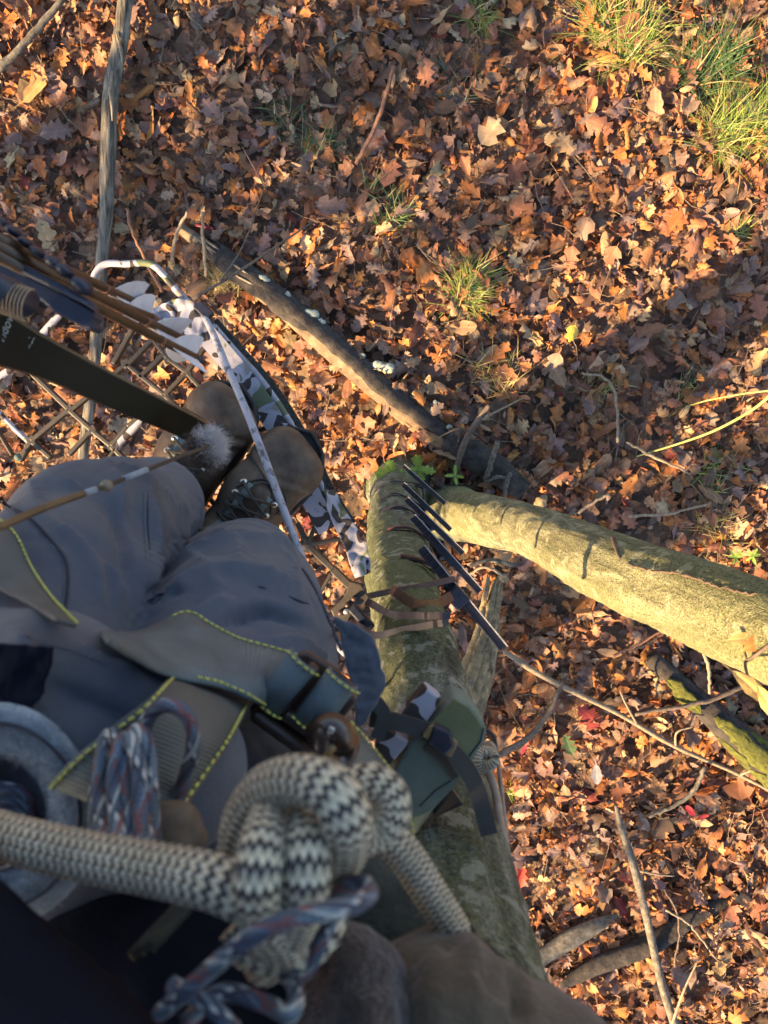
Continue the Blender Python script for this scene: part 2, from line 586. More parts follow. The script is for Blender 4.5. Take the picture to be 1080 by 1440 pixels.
def mat_paracord(name):
    m, nd, lk, bs = new_mat(name)
    at = nd.new('ShaderNodeAttribute'); at.attribute_name = 'sv'
    sp = nd.new('ShaderNodeSeparateXYZ'); lk.new(at.outputs['Vector'], sp.inputs[0])
    s = math_n(nd, lk, 'DIVIDE', sp.outputs[0], math_n(nd, lk, 'MULTIPLY', sp.outputs[2], 2.0))
    ph = math_n(nd, lk, 'ADD', math_n(nd, lk, 'MULTIPLY', s, .15), math_n(nd, lk, 'MULTIPLY', sp.outputs[1], 1.0))
    fr = math_n(nd, lk, 'FRACT', ph)
    ph2 = math_n(nd, lk, 'FRACT', math_n(nd, lk, 'SUBTRACT', math_n(nd, lk, 'MULTIPLY', s, .15), math_n(nd, lk, 'MULTIPLY', sp.outputs[1], 1.0)))
    a = ramp(nd, lk, fr, [(0, (.035, .045, .075)), (.3, (.13, .17, .22)), (.45, (.17, .06, .06)), (.6, (.05, .08, .10)), (.8, (.42, .42, .38)), (.9, (.03, .03, .05))], 'CONSTANT')
    b = ramp(nd, lk, ph2, [(0, (.06, .08, .12)), (.35, (.16, .07, .07)), (.5, (.12, .15, .18)), (.82, (.40, .40, .38)), (.92, (.02, .02, .03))], 'CONSTANT')
    ck = math_n(nd, lk, 'FRACT', math_n(nd, lk, 'ADD', math_n(nd, lk, 'MULTIPLY', sp.outputs[1], 5.0), math_n(nd, lk, 'MULTIPLY', s, .5)))
    mx = nd.new('ShaderNodeMix'); mx.data_type = 'RGBA'
    lk.new(math_n(nd, lk, 'GREATER_THAN', ck, .5), mx.inputs[0]); lk.new(a, mx.inputs[6]); lk.new(b, mx.inputs[7])
    lk.new(mx.outputs[2], bs.inputs['Base Color'])
    bs.inputs['Roughness'].default_value = .7
    hh = math_n(nd, lk, 'PINGPONG', math_n(nd, lk, 'ADD', math_n(nd, lk, 'MULTIPLY', s, 2.5), math_n(nd, lk, 'PINGPONG', math_n(nd, lk, 'MULTIPLY', sp.outputs[1], 8.0), .5)), .5)
    bump(nd, lk, bs, hh, .7, .001)
    return m


def mat_webbing(name, c0, c1, rib=520.0, sheen=.35):
    """Woven strap: ribs run across the strap, attribute gives metres along it."""
    m, nd, lk, bs = new_mat(name)
    at = nd.new('ShaderNodeAttribute'); at.attribute_name = 'sv'
    sp = nd.new('ShaderNodeSeparateXYZ'); lk.new(at.outputs['Vector'], sp.inputs[0])
    w = math_n(nd, lk, 'PINGPONG', math_n(nd, lk, 'MULTIPLY', sp.outputs[0], rib), .5)
    w2 = math_n(nd, lk, 'PINGPONG', math_n(nd, lk, 'MULTIPLY', sp.outputs[1], 30.0), .5)
    t = tex_noise(nd, lk, 30, 4)
    f = math_n(nd, lk, 'ADD', math_n(nd, lk, 'MULTIPLY', t.outputs[0], .7), math_n(nd, lk, 'MULTIPLY', w, .5))
    lk.new(ramp(nd, lk, f, [(.3, c0), (.75, c1)]), bs.inputs['Base Color'])
    bs.inputs['Roughness'].default_value = .55
    bs.inputs['Sheen Weight'].default_value = sheen
    bump(nd, lk, bs, math_n(nd, lk, 'ADD', w, math_n(nd, lk, 'MULTIPLY', w2, .6)), .6, .0012)
    return m


MT = {}
MT['soil'] = None
MT['leaf'] = mat_leaf('dry_leaf')
MT['grass'] = mat_vcol('grass_blade', .5, .3)
MT['fur'] = mat_vcol('fur', .8, .2)
MT['bark'] = mat_bark('grey_bark_with_lichen', (.030, .030, .025), (.096, .100, .080), (.25, .255, .21), (.098, .112, .056), .62)
MT['bark2'] = mat_bark('olive_bark', (.075, .072, .045), (.162, .158, .095), (.30, .29, .185), (.168, .170, .076), .48)
MT['deadwood'] = mat_noise('grey_dead_wood', (.055, .046, .036), (.20, .175, .135), 30, .85, .9, .005, 60, mid=(.115, .098, .074))
MT['grooved_wood'] = mat_noise('grooved_dead_wood', (.030, .026, .021), (.24, .21, .16), 40, .9, 1.0, .008, 90, stretch=(1, .12, 1), mid=(.115, .10, .078), lo=.36, hi=.66)
MT['twig'] = mat_noise('brown_twig', (.055, .038, .030), (.15, .11, .08), 50, .8, .5, .002)
MT['pale_twig'] = mat_noise('pale_twig', (.13, .095, .06), (.29, .225, .15), 60, .75, .4, .002)
MT['red_twig'] = mat_noise('red_twig', (.12, .055, .032), (.24, .115, .068), 60, .7, .3, .002)
MT['green_stem'] = mat_noise('green_stem', (.20, .20, .05), (.38, .38, .12), 40, .6, .3, .001)
MT['dark_log'] = mat_noise('dark_rotten_log', (.010, .009, .009), (.058, .047, .040), 22, .9, .9, .008, 40)
MT['moss'] = mat_noise('yellow_green_moss', (.012, .016, .005), (.16, .165, .026), 34, .95, 1.0, .01, 160, lo=.25, hi=.7)
MT['fungus'] = mat_noise('pale_fungus', (.18, .21, .16), (.40, .42, .35), 90, .8, .6, .003)
MT['bracket'] = mat_noise('brown_painted_metal', (.030, .025, .020), (.060, .049, .037), 40, .5, .25, .001, 200, spec=.4)
MT['black_metal'] = mat_noise('black_powder_coat', (.010, .012, .020), (.035, .036, .050), 60, .38, .25, .0006, 400)
MT['bright_edge'] = mat_noise('bright_metal_edge', (.28, .26, .24), (.55, .52, .48), 90, .4, .2, .0005, metal=.6)
MT['maroon'] = mat_noise('maroon_bracket', (.030, .014, .012), (.085, .038, .032), 50, .45, .25, .0008)
MT['camo'] = mat_camo('snow_camo_tape')
MT['mesh_fabric'] = mat_noise('black_mesh_fabric', (.010, .010, .010), (.07, .06, .045), 160, .8, .6, .002, 500)
MT['trouser'] = mat_noise('grey_canvas', (.052, .066, .098), (.108, .108, .116), 8, .9, .55, .0012, 420, sheen=.12, spec=.12, detail=8)
MT['trouser_flap'] = mat_noise('blue_grey_canvas', (.062, .070, .092), (.10, .108, .13), 14, .85, .35, .0008, 600, sheen=.2, spec=.2)
MT['seam'] = mat_noise('dark_seam', (.018, .02, .03), (.04, .042, .06), 60, .9, .2)
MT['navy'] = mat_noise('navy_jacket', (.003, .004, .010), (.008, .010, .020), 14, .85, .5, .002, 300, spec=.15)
MT['olive_cloth'] = mat_noise('brown_olive_cloth', (.050, .036, .022), (.100, .074, .046), 30, .95, .7, .003, 220, sheen=.2)
MT['green_cloth'] = mat_noise('dark_green_cloth', (.012, .015, .013), (.040, .044, .036), 30, .95, .8, .003, 200)
MT['suede'] = mat_noise('brown_suede', (.024, .016, .012), (.075, .050, .038), 70, .95, 1.0, .006, 150, sheen=.3)
MT['fleece'] = mat_noise('blue_grey_fleece', (.13, .155, .19), (.36, .41, .46), 60, .95, .9, .003, 420, sheen=.5)
MT['boot'] = mat_noise('brown_boot_leather', (.042, .027, .018), (.145, .096, .064), 22, .62, .5, .0016, 110, mid=(.084, .056, .038), spec=.35)
MT['boot_tan'] = mat_noise('tan_boot_collar', (.22, .15, .085), (.36, .26, .15), 30, .8, .3, .001)
MT['sole'] = mat_noise('black_rubber', (.012, .012, .013), (.03, .029, .028), 60, .7, .3, .001)
MT['tongue'] = mat_noise('teal_grey_tongue', (.075, .10, .10), (.15, .185, .18), 50, .85, .4, .001, 600)
MT['lace'] = mat_rope('boot_lace', (.11, .09, .07), (.03, .025, .02), 2.0, 4)
MT['steel'] = mat_noise('bright_hook', (.42, .42, .40), (.66, .66, .62), 80, .28, .1, .0004, metal=.9)
MT['webbing'] = mat_webbing('olive_grey_webbing', (.046, .052, .050), (.115, .124, .116), 520, .05)
MT['webbing_blue'] = mat_webbing('blue_grey_webbing', (.046, .064, .074), (.125, .168, .185), 520, .05)
MT['webbing_brown'] = mat_webbing('brown_olive_webbing', (.026, .023, .011), (.070, .060, .033), 520, .03)
MT['webbing_black'] = mat_webbing('black_webbing', (.008, .008, .010), (.022, .022, .026), 520, .1)
MT['thread'] = mat_noise('yellow_thread', (.36, .36, .06), (.52, .52, .14), 200, .7, .1)
MT['buckle'] = mat_noise('dark_brown_steel', (.020, .012, .009), (.062, .038, .028), 30, .32, .15, .0006, 200, spec=.6)
MT['tan_plastic'] = mat_noise('tan_plastic', (.16, .10, .04), (.26, .17, .07), 60, .5, .2)
MT['rope'] = mat_rope('cream_black_rope', (.70, .62, .44), (.046, .040, .045), 4.2, 14, .9)
MT['paracord'] = mat_paracord('camo_paracord')
MT['cork'] = mat_noise('brown_knob', (.060, .042, .028), (.15, .11, .075), 60, .85, .6, .001)
MT['pouch'] = mat_noise('green_canvas', (.078, .108, .090), (.15, .19, .155), 12, .85, .35, .0008, 700)
MT['pouch_lit'] = mat_noise('lit_canvas', (.10, .104, .045), (.18, .18, .088), 12, .85, .35, .0008, 700)  # pouch green with the light on its upper half put into the colour
MT['tan_cord'] = mat_noise('tan_cord', (.24, .16, .11), (.40, .29, .21), 90, .8, .4, .001)
MT['bow'] = mat_noise('black_olive_bow_limb', (.006, .0055, .0035), (.019, .016, .008), 9, .5, .1, .0004, 60, spec=.14, stretch=(1, 1, 1))
MT['bow_edge'] = mat_noise('brown_laminate', (.08, .05, .025), (.17, .11, .055), 40, .4, .1)
MT['shaft'] = mat_noise('brown_wood_grain_shaft', (.028, .016, .009), (.095, .056, .030), 40, .4, .1, .0004, stretch=(1, 1, 1))
MT['vane'] = mat_noise('white_feather', (.50, .50, .54), (.62, .62, .64), 60, .7, .25, .0006, 300)
MT['quiver'] = mat_noise('navy_black_plastic', (.008, .012, .024), (.024, .032, .055), 30, .42, .2, .0006, 200)
MT['string'] = mat_rope('bow_string', (.13, .085, .05), (.05, .03, .02), 1.2, 2)
MT['ink'] = mat_noise('white_ink', (.42, .40, .34), (.55, .52, .46), 60, .6, 0)
MT['skin'] = mat_noise('skin', (.36, .22, .16), (.45, .29, .21), 20, .55, .15)


def soil_mat():
    m, nd, lk, bs = new_mat('leaf_mould')
    v = nd.new('ShaderNodeTexVoronoi'); v.inputs['Scale'].default_value = 16
    c = nd.new('ShaderNodeTexCoord'); lk.new(c.outputs['Object'], v.inputs['Vector'])
    col = ramp(nd, lk, v.outputs['Color'], [(.15, (.05, .032, .022)), (.4, (.13, .075, .045)), (.65, (.20, .12, .075)), (.85, (.27, .17, .105))])
    lk.new(col, bs.inputs['Base Color'])
    bs.inputs['Roughness'].default_value = .9
    t = tex_noise(nd, lk, 40, 6)
    bump(nd, lk, bs, math_n(nd, lk, 'ADD', t.outputs[0], v.outputs['Distance']), 1.0, .03)
    return m


MT['soil'] = soil_mat()
# ------------------------------------------------------------------ the ground and its leaves
D0 = CAM_Z


def gh(x, y):
    return .030 * np.sin(1.3 * x + .5) * np.cos(1.1 * y) + .018 * np.sin(3.1 * x + 1.7 * y) + .012 * np.sin(-2.3 * x + 4.9 * y + 1)


ax = np.concatenate([[-250, -120, -50, -20, -10], np.linspace(-6, 6, 97), [10, 20, 50, 120, 250]])
gx, gy = np.meshgrid(ax, ax, indexing='ij')
gz = gh(gx, gy) * np.exp(-(np.hypot(gx, gy) / 8) ** 4) - .012
nn = len(ax)
ii = np.arange(nn * nn).reshape(nn, nn)
ground = link('ground', np_mesh('ground', np.stack([gx, gy, gz], -1).reshape(-1, 3),
              np.stack([ii[:-1, :-1], ii[1:, :-1], ii[1:, 1:], ii[:-1, 1:]], -1).reshape(-1, 4)), MT['soil'], origin=(0, 0, 0))
tag(ground, kind='structure')


def leaf_template(kind, r, cols=5):
    """Rows (t, left half width, right half width, forward shift of the edge)."""
    rows = [(-.24, .010, .010, 0), (0.0, .016, .016, 0)]
    if kind == 'oval':
        w = r.uniform(.17, .26)
        for t in (.12, .28, .45, .62, .78, .92):
            q = w * math.sin(math.pi * min(t * .93 + .03, 1)) ** .8
            rows.append((t, q * r.uniform(.9, 1.1), q * r.uniform(.9, 1.1), .02))
    else:
        nl, dep, amp0, sh = (lambda a: (a[0] + (r.random() < .3), a[1] * r.uniform(.6, 1.08), a[2] * r.uniform(.8, 1.15), a[3] * r.uniform(.4, 1.2)))({'red': (3, .62, .40, .10), 'white': (3, .48, .34, .05), 'maple': (2, .50, .52, .14)}[kind])
        for i in range(nl):
            t = (i + .72) / (nl + .55)
            prof = math.sin(math.pi * (t * .78 + (.16 if kind != 'white' else .05))) if kind != 'maple' else (1.0, .72, .5)[i]
            a, b = amp0 * prof * r.uniform(.82, 1.15), amp0 * prof * r.uniform(.82, 1.15)
            ts = t - .36 / (nl + .55)
            rows.append((ts, max(.05, a * (1 - dep)), max(.05, b * (1 - dep)), 0))
            if kind == 'white':
                rows.append((t - .04, a * .92, b * .92, sh))
                rows.append((t + .03, a * .95, b * .95, sh + .02))
            else:
                rows.append((t, a, b, sh))
        rows.append((.90, .055, .055, 0))
        rows.append((.95, .075, .075, .03))
    rows.append((1.0, .003, .003, 0))
    R = len(rows)
    c = np.array([-1, -.5, 0, .5, 1.0]) if cols == 5 else np.array([-1, 0, 1.0])
    u = np.zeros((R, cols)); v = np.zeros((R, cols))
    for i, (t, wl, wr, s) in enumerate(rows):
        for j in range(cols):
            w = wl if c[j] < 0 else wr
            v[i, j] = c[j] * w
            u[i, j] = t + s * abs(c[j]) ** 1.5
    q = np.arange(R * cols).reshape(R, cols)
    Q = np.stack([q[:-1, :-1], q[1:, :-1], q[1:, 1:], q[:-1, 1:]], -1).reshape(-1, 4)
    return u.ravel(), v.ravel(), Q


_r = random.Random(3)
TEMPL = [leaf_template(k, _r) for k in ['red'] * 6 + ['white'] * 4 + ['maple'] * 3 + ['oval'] * 3 + ['red'] * 8 + ['white'] * 6 + ['maple'] * 4 + ['oval'] * 4]
TW = np.array([1.1] * 6 + [1.2] * 4 + [.9] * 3 + [1.1] * 3 + [1.1] * 8 + [1.2] * 6 + [.9] * 4 + [1.1] * 4); TW /= TW.sum()
TEMPL3 = []
for _u, _v, _q in TEMPL:                                       # lighter copies for leaves that lie underneath
    _i = np.arange(len(_u)).reshape(-1, 5)[:, [0, 2, 4]]
    _k = np.arange(_i.size).reshape(-1, 3)
    TEMPL3.append((_u[_i].ravel(), _v[_i].ravel(), np.stack([_k[:-1, :-1], _k[1:, :-1], _k[1:, 1:], _k[:-1, 1:]], -1).reshape(-1, 4)))
PAL = np.array([(.235, .105, .058), (.33, .20, .112), (.13, .073, .050), (.42, .165, .052), (.42, .29, .175), (.225, .145, .115), (.22, .05, .035), (.32, .145, .07)])
PW = np.array([.22, .15, .13, .17, .05, .16, .005, .125]); PW /= PW.sum()


def leaf_colors(n, r):
    c = PAL[r.choice(len(PAL), n, p=PW)]
    return np.clip(c * r.uniform(.72, 1.25, (n, 1)) * r.uniform(.92, 1.08, (n, 3)), .01, .8)


def make_leaves(ti, pos, size, r, curl=1.0, tilt=.36, yaw=None, col=None, lite=False):
    """Curled leaves of one outline at pos (n,3): vertices, quads, colours, leaf coordinates."""
    u, v, Q = (TEMPL3 if lite else TEMPL)[ti]
    n, m = len(pos), len(u)
    k = r.normal(0, 1.0, n) * 2.2 * curl + r.choice([-1, 1], n) * .9
    k = k * np.where(r.uniform(0, 1, n) < .22 * min(1, curl), 2.6, 1.0)
    kl = r.normal(0, .9, n) * curl + .01
    k = np.where(np.abs(k) < .05, .05, k)[:, None]; kl = np.where(np.abs(kl) < .05, .05, kl)[:, None]
    X = np.sin(kl * (u - .4)) / kl
    Y = np.sin(k * v) / k
    Z = (1 - np.cos(k * v)) / k + (1 - np.cos(kl * (u - .4))) / kl + r.normal(0, .35, (n, 1)) * (u - .4) * v * curl
    Z = Z + r.normal(0, .022, (n, m)) * curl
    L = np.stack([X, Y, Z], -1) * np.asarray(size)[:, None, None]
    a = r.uniform(0, 2 * math.pi, n) if yaw is None else yaw
    p, q = r.normal(0, tilt, n), r.normal(0, tilt, n)
    ca, sa, cp, sp, cq, sq = np.cos(a), np.sin(a), np.cos(p), np.sin(p), np.cos(q), np.sin(q)
    z0 = np.zeros(n); o1 = np.ones(n)
    Rz = np.stack([ca, -sa, z0, sa, ca, z0, z0, z0, o1], -1).reshape(n, 3, 3)
    Ry = np.stack([cp, z0, sp, z0, o1, z0, -sp, z0, cp], -1).reshape(n, 3, 3)
    Rx = np.stack([o1, z0, z0, z0, cq, -sq, z0, sq, cq], -1).reshape(n, 3, 3)
    W = np.einsum('nij,nmj->nmi', Rz @ Ry @ Rx, L) + np.asarray(pos)[:, None, :]
    c = leaf_colors(n, r) if col is None else np.asarray(col)
    C = np.ones((n, m, 4)); C[..., :3] = c[:, None, :] * r.uniform(.88, 1.1, (n, m, 1))
    U = np.zeros((n, m, 3)); U[..., 0] = u; U[..., 1] = v
    F = (Q[None] + (np.arange(n) * m)[:, None, None]).reshape(-1, 4)
    return W.reshape(-1, 3), F, C.reshape(-1, 4), U.reshape(-1, 3)


def leaves_mesh(name, parts):
    off, V, Q, C, U = 0, [], [], [], []
    for v, q, c, u in parts:
        V.append(v); Q.append(q + off); C.append(c); U.append(u); off += len(v)
    me = np_mesh(name, np.vstack(V), np.vstack(Q))
    set_attr(me, 'col', np.vstack(C)); set_attr(me, 'luv', np.vstack(U), 'FLOAT_VECTOR')
    return me


def scatter(n, x0, x1, y0, y1, r):
    x, y = r.uniform(x0, x1, n), r.uniform(y0, y1, n)
    return x, y


NL = 23000
X, Y = scatter(NL, -3.3, 3.3, -4.2, 3.6, rng)
lay = rng.uniform(0, 1, NL)
S = np.exp(rng.normal(math.log(.082), .44, NL)).clip(.022, .18)
Zl = gh(X, Y) + .004 + lay * .052
tt = rng.choice(len(TEMPL), NL, p=TW)
parts = []
for ti in range(len(TEMPL)):
    for lite in (False, True):
        s = (tt == ti) & ((lay < .5) == lite)
        parts.append(make_leaves(ti, np.stack([X[s], Y[s], Zl[s]], -1), S[s], rng, 1.1, .40, lite=lite))
X2, Y2 = scatter(30000, -5.2, 5.2, -6.0, 5.4, rng)
keep = (np.abs(X2) > 3.2) | (Y2 < -4.1) | (Y2 > 3.5)
X2, Y2 = X2[keep][:8000], Y2[keep][:8000]
t2_ = rng.choice(len(TEMPL), len(X2), p=TW)
for ti in range(len(TEMPL)):
    s = t2_ == ti
    parts.append(make_leaves(ti, np.stack([X2[s], Y2[s], gh(X2[s], Y2[s]) + .01 + rng.uniform(0, .04, s.sum())], -1), rng.uniform(.08, .17, s.sum()), rng, 1.0, .35, lite=True))
litter = link('leaf_litter', leaves_mesh('leaf_litter', parts), MT['leaf'], ground, origin=(0, 0, 0))
tag(litter, kind='stuff')

# the three hundred leaves that show largest lie on top, each its own object
r3 = np.random.default_rng(21)
leaf_me = []
for i in range(36):
    ti = int(r3.choice(len(TEMPL), p=TW))
    leaf_me.append(leaves_mesh('fallen_leaf', [make_leaves(ti, np.zeros((1, 3)), np.ones(1), r3, 1.05, .25, yaw=np.zeros(1))]))
    leaf_me[-1].materials.append(MT['leaf'])
    leaf_me[-1].polygons.foreach_set('use_smooth', np.ones(len(leaf_me[-1].polygons), bool))
spots = []
tries = 0
while len(spots) < 300 and tries < 30000:
    tries += 1
    px, py = r3.uniform(10, 1075), r3.uniform(8, 1432)
    if py > 660 and px < 700 - (0 if py > 930 else 160): continue          # the hunter and the tree hide these
    if py > 1200 and px < 790: continue
    if px < 300 and 430 < py < 660: continue
    if px > 640 and 700 + (px - 640) * .3 < py < 760 + (px - 640) * .42: continue
    if all((px - a) ** 2 + (py - b) ** 2 > 38 ** 2 for a, b in spots):
        spots.append((px, py))
for i, (px, py) in enumerate(spots):
    p = P(px, py, D0)
    o = bpy.data.objects.new('fallen_leaf', leaf_me[int(r3.integers(len(leaf_me)))])
    COL.objects.link(o)
    o.parent = ground
    s = float(np.clip(math.exp(r3.normal(math.log(.118), .27)), .075, .19))
    o.scale = (s, s, s)
    o.location = (p.x, p.y, float(gh(p.x, p.y)) + .062 + float(r3.uniform(0, .012)))
    o.rotation_euler = (float(r3.normal(0, .22)), float(r3.normal(0, .22)), float(r3.uniform(0, 6.28)))


def special_leaf(px, py, ti, size, col, label, name='fallen_leaf', d=None, curl=.7, yaw=None, tilt=.15, seed=0):
    r = np.random.default_rng(seed + 900)
    z = None
    p = P(px, py, D0 - .085 if d is None else d)
    if d is None:
        p.z = float(gh(p.x, p.y)) + .082
    me = leaves_mesh(name, [make_leaves(ti, np.array([p]), np.array([size]), r, curl, tilt, yaw=None if yaw is None else np.array([yaw]), col=np.array([col]))])
    return tag(link(name, me, MT['leaf']), label, 'leaf')


special_leaf(830, 1010, 1, .17, (.26, .045, .04), 'large crimson oak leaf lying below the thick leaning trunk', seed=1, yaw=2.4)
special_leaf(800, 1050, 2, .13, (.10, .15, .06), 'single green oak leaf on the litter beside the long pale branch', seed=2, yaw=2.0)
special_leaf(972, 1142, 13, .085, (.55, .05, .06), 'small bright pink-red leaf at the edge of the dark hollow', seed=3, yaw=2.2)
special_leaf(986, 1150, 14, .080, (.50, .06, .05), 'small red leaf touching the pink one at the dark hollow', seed=4, yaw=.4)
special_leaf(737, 1058, 13, .075, (.42, .05, .07), 'little pink leaf right of the green pouch', seed=5, yaw=1.2)
special_leaf(735, 1243, 1, .13, (.52, .05, .03), 'bright scarlet leaf beside the trunk near the bottom of the picture', seed=6, yaw=1.5)
special_leaf(800, 205, 0, .15, (.42, .27, .14), 'big tan oak leaf in the sun below the top grass tuft', seed=7)
special_leaf(687, 186, 10, .17, (.50, .34, .19), 'broad pale maple leaf catching sun in the upper middle', seed=8, yaw=.9)
special_leaf(62, 325, 6, .19, (.42, .29, .15), 'long tan oak leaf left of the upright dead branch', seed=9, yaw=-1.2, curl=.4)
special_leaf(805, 467, 11, .10, (.60, .48, .08), 'small yellow leaf on dark litter right of the lone grass tuft', seed=10)
special_leaf(952, 310, 1, .17, (.50, .17, .05), 'orange oak leaf standing up below the right grass clump', seed=11, yaw=1.0)
special_leaf(45, 130, 10, .20, (.52, .32, .12), 'large golden maple leaf in the sun at the left edge', seed=12, yaw=.8)
special_leaf(280, 655 - 640 + 300, 13, .12, (.16, .03, .04), 'dark wine-red leaf left of the three upright dry stems', seed=13)
special_leaf(838, 1085, 15, .13, (.22, .20, .22), 'round grey leaf lying face up below the long pale branch', seed=14, curl=.2)

# ------------------------------------------------------------------ the two stems of the tree


def bark_relief(p, q):
    s = Vector((p[0] * 46, p[1] * 46, p[2] * 6)) + Vector((q.y * .2, q.x * .2, 0))
    ridge = 1 - abs(mnoise.noise(s)) * 2
    return .0035 * mnoise.noise(q) + .0028 * ridge + .0022 * mnoise.noise(q * 3.3) + .0022 * mnoise.noise(Vector(p) * 90) + (.004 if mnoise.noise(q * .55) > .38 else 0) * mnoise.noise(q * 2)


def trunk(name, pts, mat, parent, n=44, wob=.05, seed=1, step=.013, flare=None):
    a = spline([(*P(q[0], q[1], q[2]), q[3]) for q in pts], 20)
    seg = np.r_[0, np.cumsum(np.linalg.norm(np.diff(a[:, :3], axis=0), axis=1))]
    m = int(seg[-1] / step)
    t = np.linspace(0, seg[-1], m)
    b = np.stack([np.interp(t, seg, a[:, i]) for i in range(4)], -1)
    mb = MB().tube([Vector(x[:3]) for x in b], b[:, 3], n, wob=wob * .8, seed=seed, wl=.9)
    # knobbly relief on the bark
    V = np.array(mb.v)
    for i, p in enumerate(V):
        row = b[min(i // n, m - 1)]
        d = p - row[:3]; d[2] = 0
        q = Vector((p[0] * 16, p[1] * 16, p[2] * 3.2)) + Vector((seed * 5, 0, 0))
        V[i] = p + d / (np.linalg.norm(d) + 1e-9) * bark_relief(p, q)
    mb.v = [tuple(x) for x in V]
    return mb.build(name, mat, parent), b


def crown_leaves(name, centres, parent, r, dens=520, size=.10):
    parts = []
    for c, rad in centres:
        n = max(12, int(dens * rad * rad * 4))
        q = r.normal(0, 1, (n, 3)); q /= np.linalg.norm(q, axis=1, keepdims=True)
        pos = np.array(c) + q * (rad * r.uniform(.2, 1.0, (n, 1)) ** .6)
        parts.append(make_leaves(int(r.integers(6)), pos, r.uniform(.7, 1.35, n) * size, r, .6, .9, lite=True))
    return link(name, leaves_mesh(name, parts), MT['leaf'], parent)


main_tree = thing('tree', P(560, 692, 4.5), 'slim lichen-covered tree holding the climbing sticks and the green pouch', 'tree')
main_trunk, MTR = trunk('trunk', [(562, 686, 4.58, .26), (560, 692, 4.44, .185), (558, 702, 4.1, .14), (557, 740, 2.9, .108), (563, 800, 1.9, .085), (574, 868, 1.32, .060),
               (588, 920, 1.08, .054), (600, 1017, .9, .057), (610, 1188, .68, .062), (625, 1366, .52, .065), (650, 1560, .40, .066)], MT['bark'], main_tree, 56, .05, 4)
top = MTR[-1]
up = [(*top[:3], .066), (top[0] + .03, top[1] - .06, 5.3, .062), (top[0] - .02, top[1] - .12, 6.6, .055), (top[0] + .06, top[1] - .2, 8.2, .042), (top[0] + .1, top[1] - .25, 9.4, .02)]
MB().tube([Vector(q[:3]) for q in spline(up, 8)], spline(up, 8)[:, 3], 24, wob=.04, seed=3).build('upper_trunk', MT['bark'], main_tree)
for k, (z, a, L) in enumerate([(7.2, 1.0, 1.6), (7.7, 3.6, 1.5), (8.2, 5.2, 1.3), (8.7, 2.4, 1.0)]):
    b0 = Vector((top[0] + .02, top[1] - .18, z))
    tip = b0 + Vector((math.cos(a) * L, math.sin(a) * L, .7))
    MB().tube([b0, (b0 + tip) / 2 + Vector((0, 0, -.1)), tip], [.03, .02, .008], 8, wob=.05, seed=k).build('limb', MT['bark'], main_tree)
crown_leaves('crown', [(Vector((top[0] + math.cos(a) * L, top[1] - .18 + math.sin(a) * L, z + .7)), .35) for z, a, L in [(7.2, 1.0, 1.6), (7.7, 3.6, 1.5), (8.2, 5.2, 1.3), (8.7, 2.4, 1.0)]], main_tree, rng, 160)

second_tree = thing('tree', P(640, 722, 4.45), 'sunlit olive trunk leaning out to the right edge of the picture', 'tree')
second_trunk, STR = trunk('trunk', [(625, 716, 4.58, .24), (640, 722, 4.42, .165), (662, 727, 3.8, .125), (692, 733, 3.1, .103), (752, 749, 2.4, .080), (862, 801, 1.66, .078), (993, 851, 1.31, .074),
               (1064, 880, 1.17, .073), (1150, 915, 1.04, .072), (1400, 1010, .75, .069), (1900, 1200, .48, .066)], MT['bark2'], second_tree, 56, .05, 9)
top2 = STR[-1]
up2 = [(*top2[:3], .066), (top2[0] + .15, top2[1] - .06, 5.2, .062), (top2[0] + .45, top2[1] - .1, 6.8, .05), (top2[0] + .7, top2[1] - .1, 8.8, .02)]
MB().tube([Vector(q[:3]) for q in spline(up2, 8)], spline(up2, 8)[:, 3], 24, wob=.04, seed=5).build('upper_trunk', MT['bark2'], second_tree)
for k, (z, a, L) in enumerate([(7.0, .4, 1.4), (7.8, 5.0, 1.2), (8.3, 1.9, 1.0)]):
    b0 = Vector((top2[0] + .5, top2[1] - .1, z))
    tip = b0 + Vector((math.cos(a) * L, math.sin(a) * L, .6))
    MB().tube([b0, (b0 + tip) / 2 + Vector((0, 0, -.1)), tip], [.026, .018, .007], 8, wob=.05, seed=k).build('limb', MT['bark2'], second_tree)
crown_leaves('crown', [(Vector((top2[0] + .5 + math.cos(a) * L, top2[1] - .1 + math.sin(a) * L, z + .6)), .35) for z, a, L in [(7.0, .4, 1.4), (7.8, 5.0, 1.2), (8.3, 1.9, 1.0)]], second_tree, rng, 160)
sec_me = second_trunk.data
_v = [Vector(v.co) + world_loc(second_trunk) for v in sec_me.vertices]
BVH2 = BVHTree.FromPolygons(_v, [tuple(p.vertices) for p in sec_me.polygons])
_v = [Vector(v.co) + world_loc(main_trunk) for v in main_trunk.data.vertices]
BVH1 = BVHTree.FromPolygons(_v, [tuple(p.vertices) for p in main_trunk.data.polygons])
CAMP = Vector((0, 0, CAM_Z))


def on(bvh, px, py, off=0.0, default=None):
    """The point of a surface behind a photograph pixel, lifted off along its normal."""
    h = bvh.ray_cast(CAMP, RAY(px, py))
    if h[0] is None:
        return P(px, py, default) if default else None
    n = h[1] if h[1].dot(RAY(px, py)) < 0 else -h[1]
    return h[0] + n * off


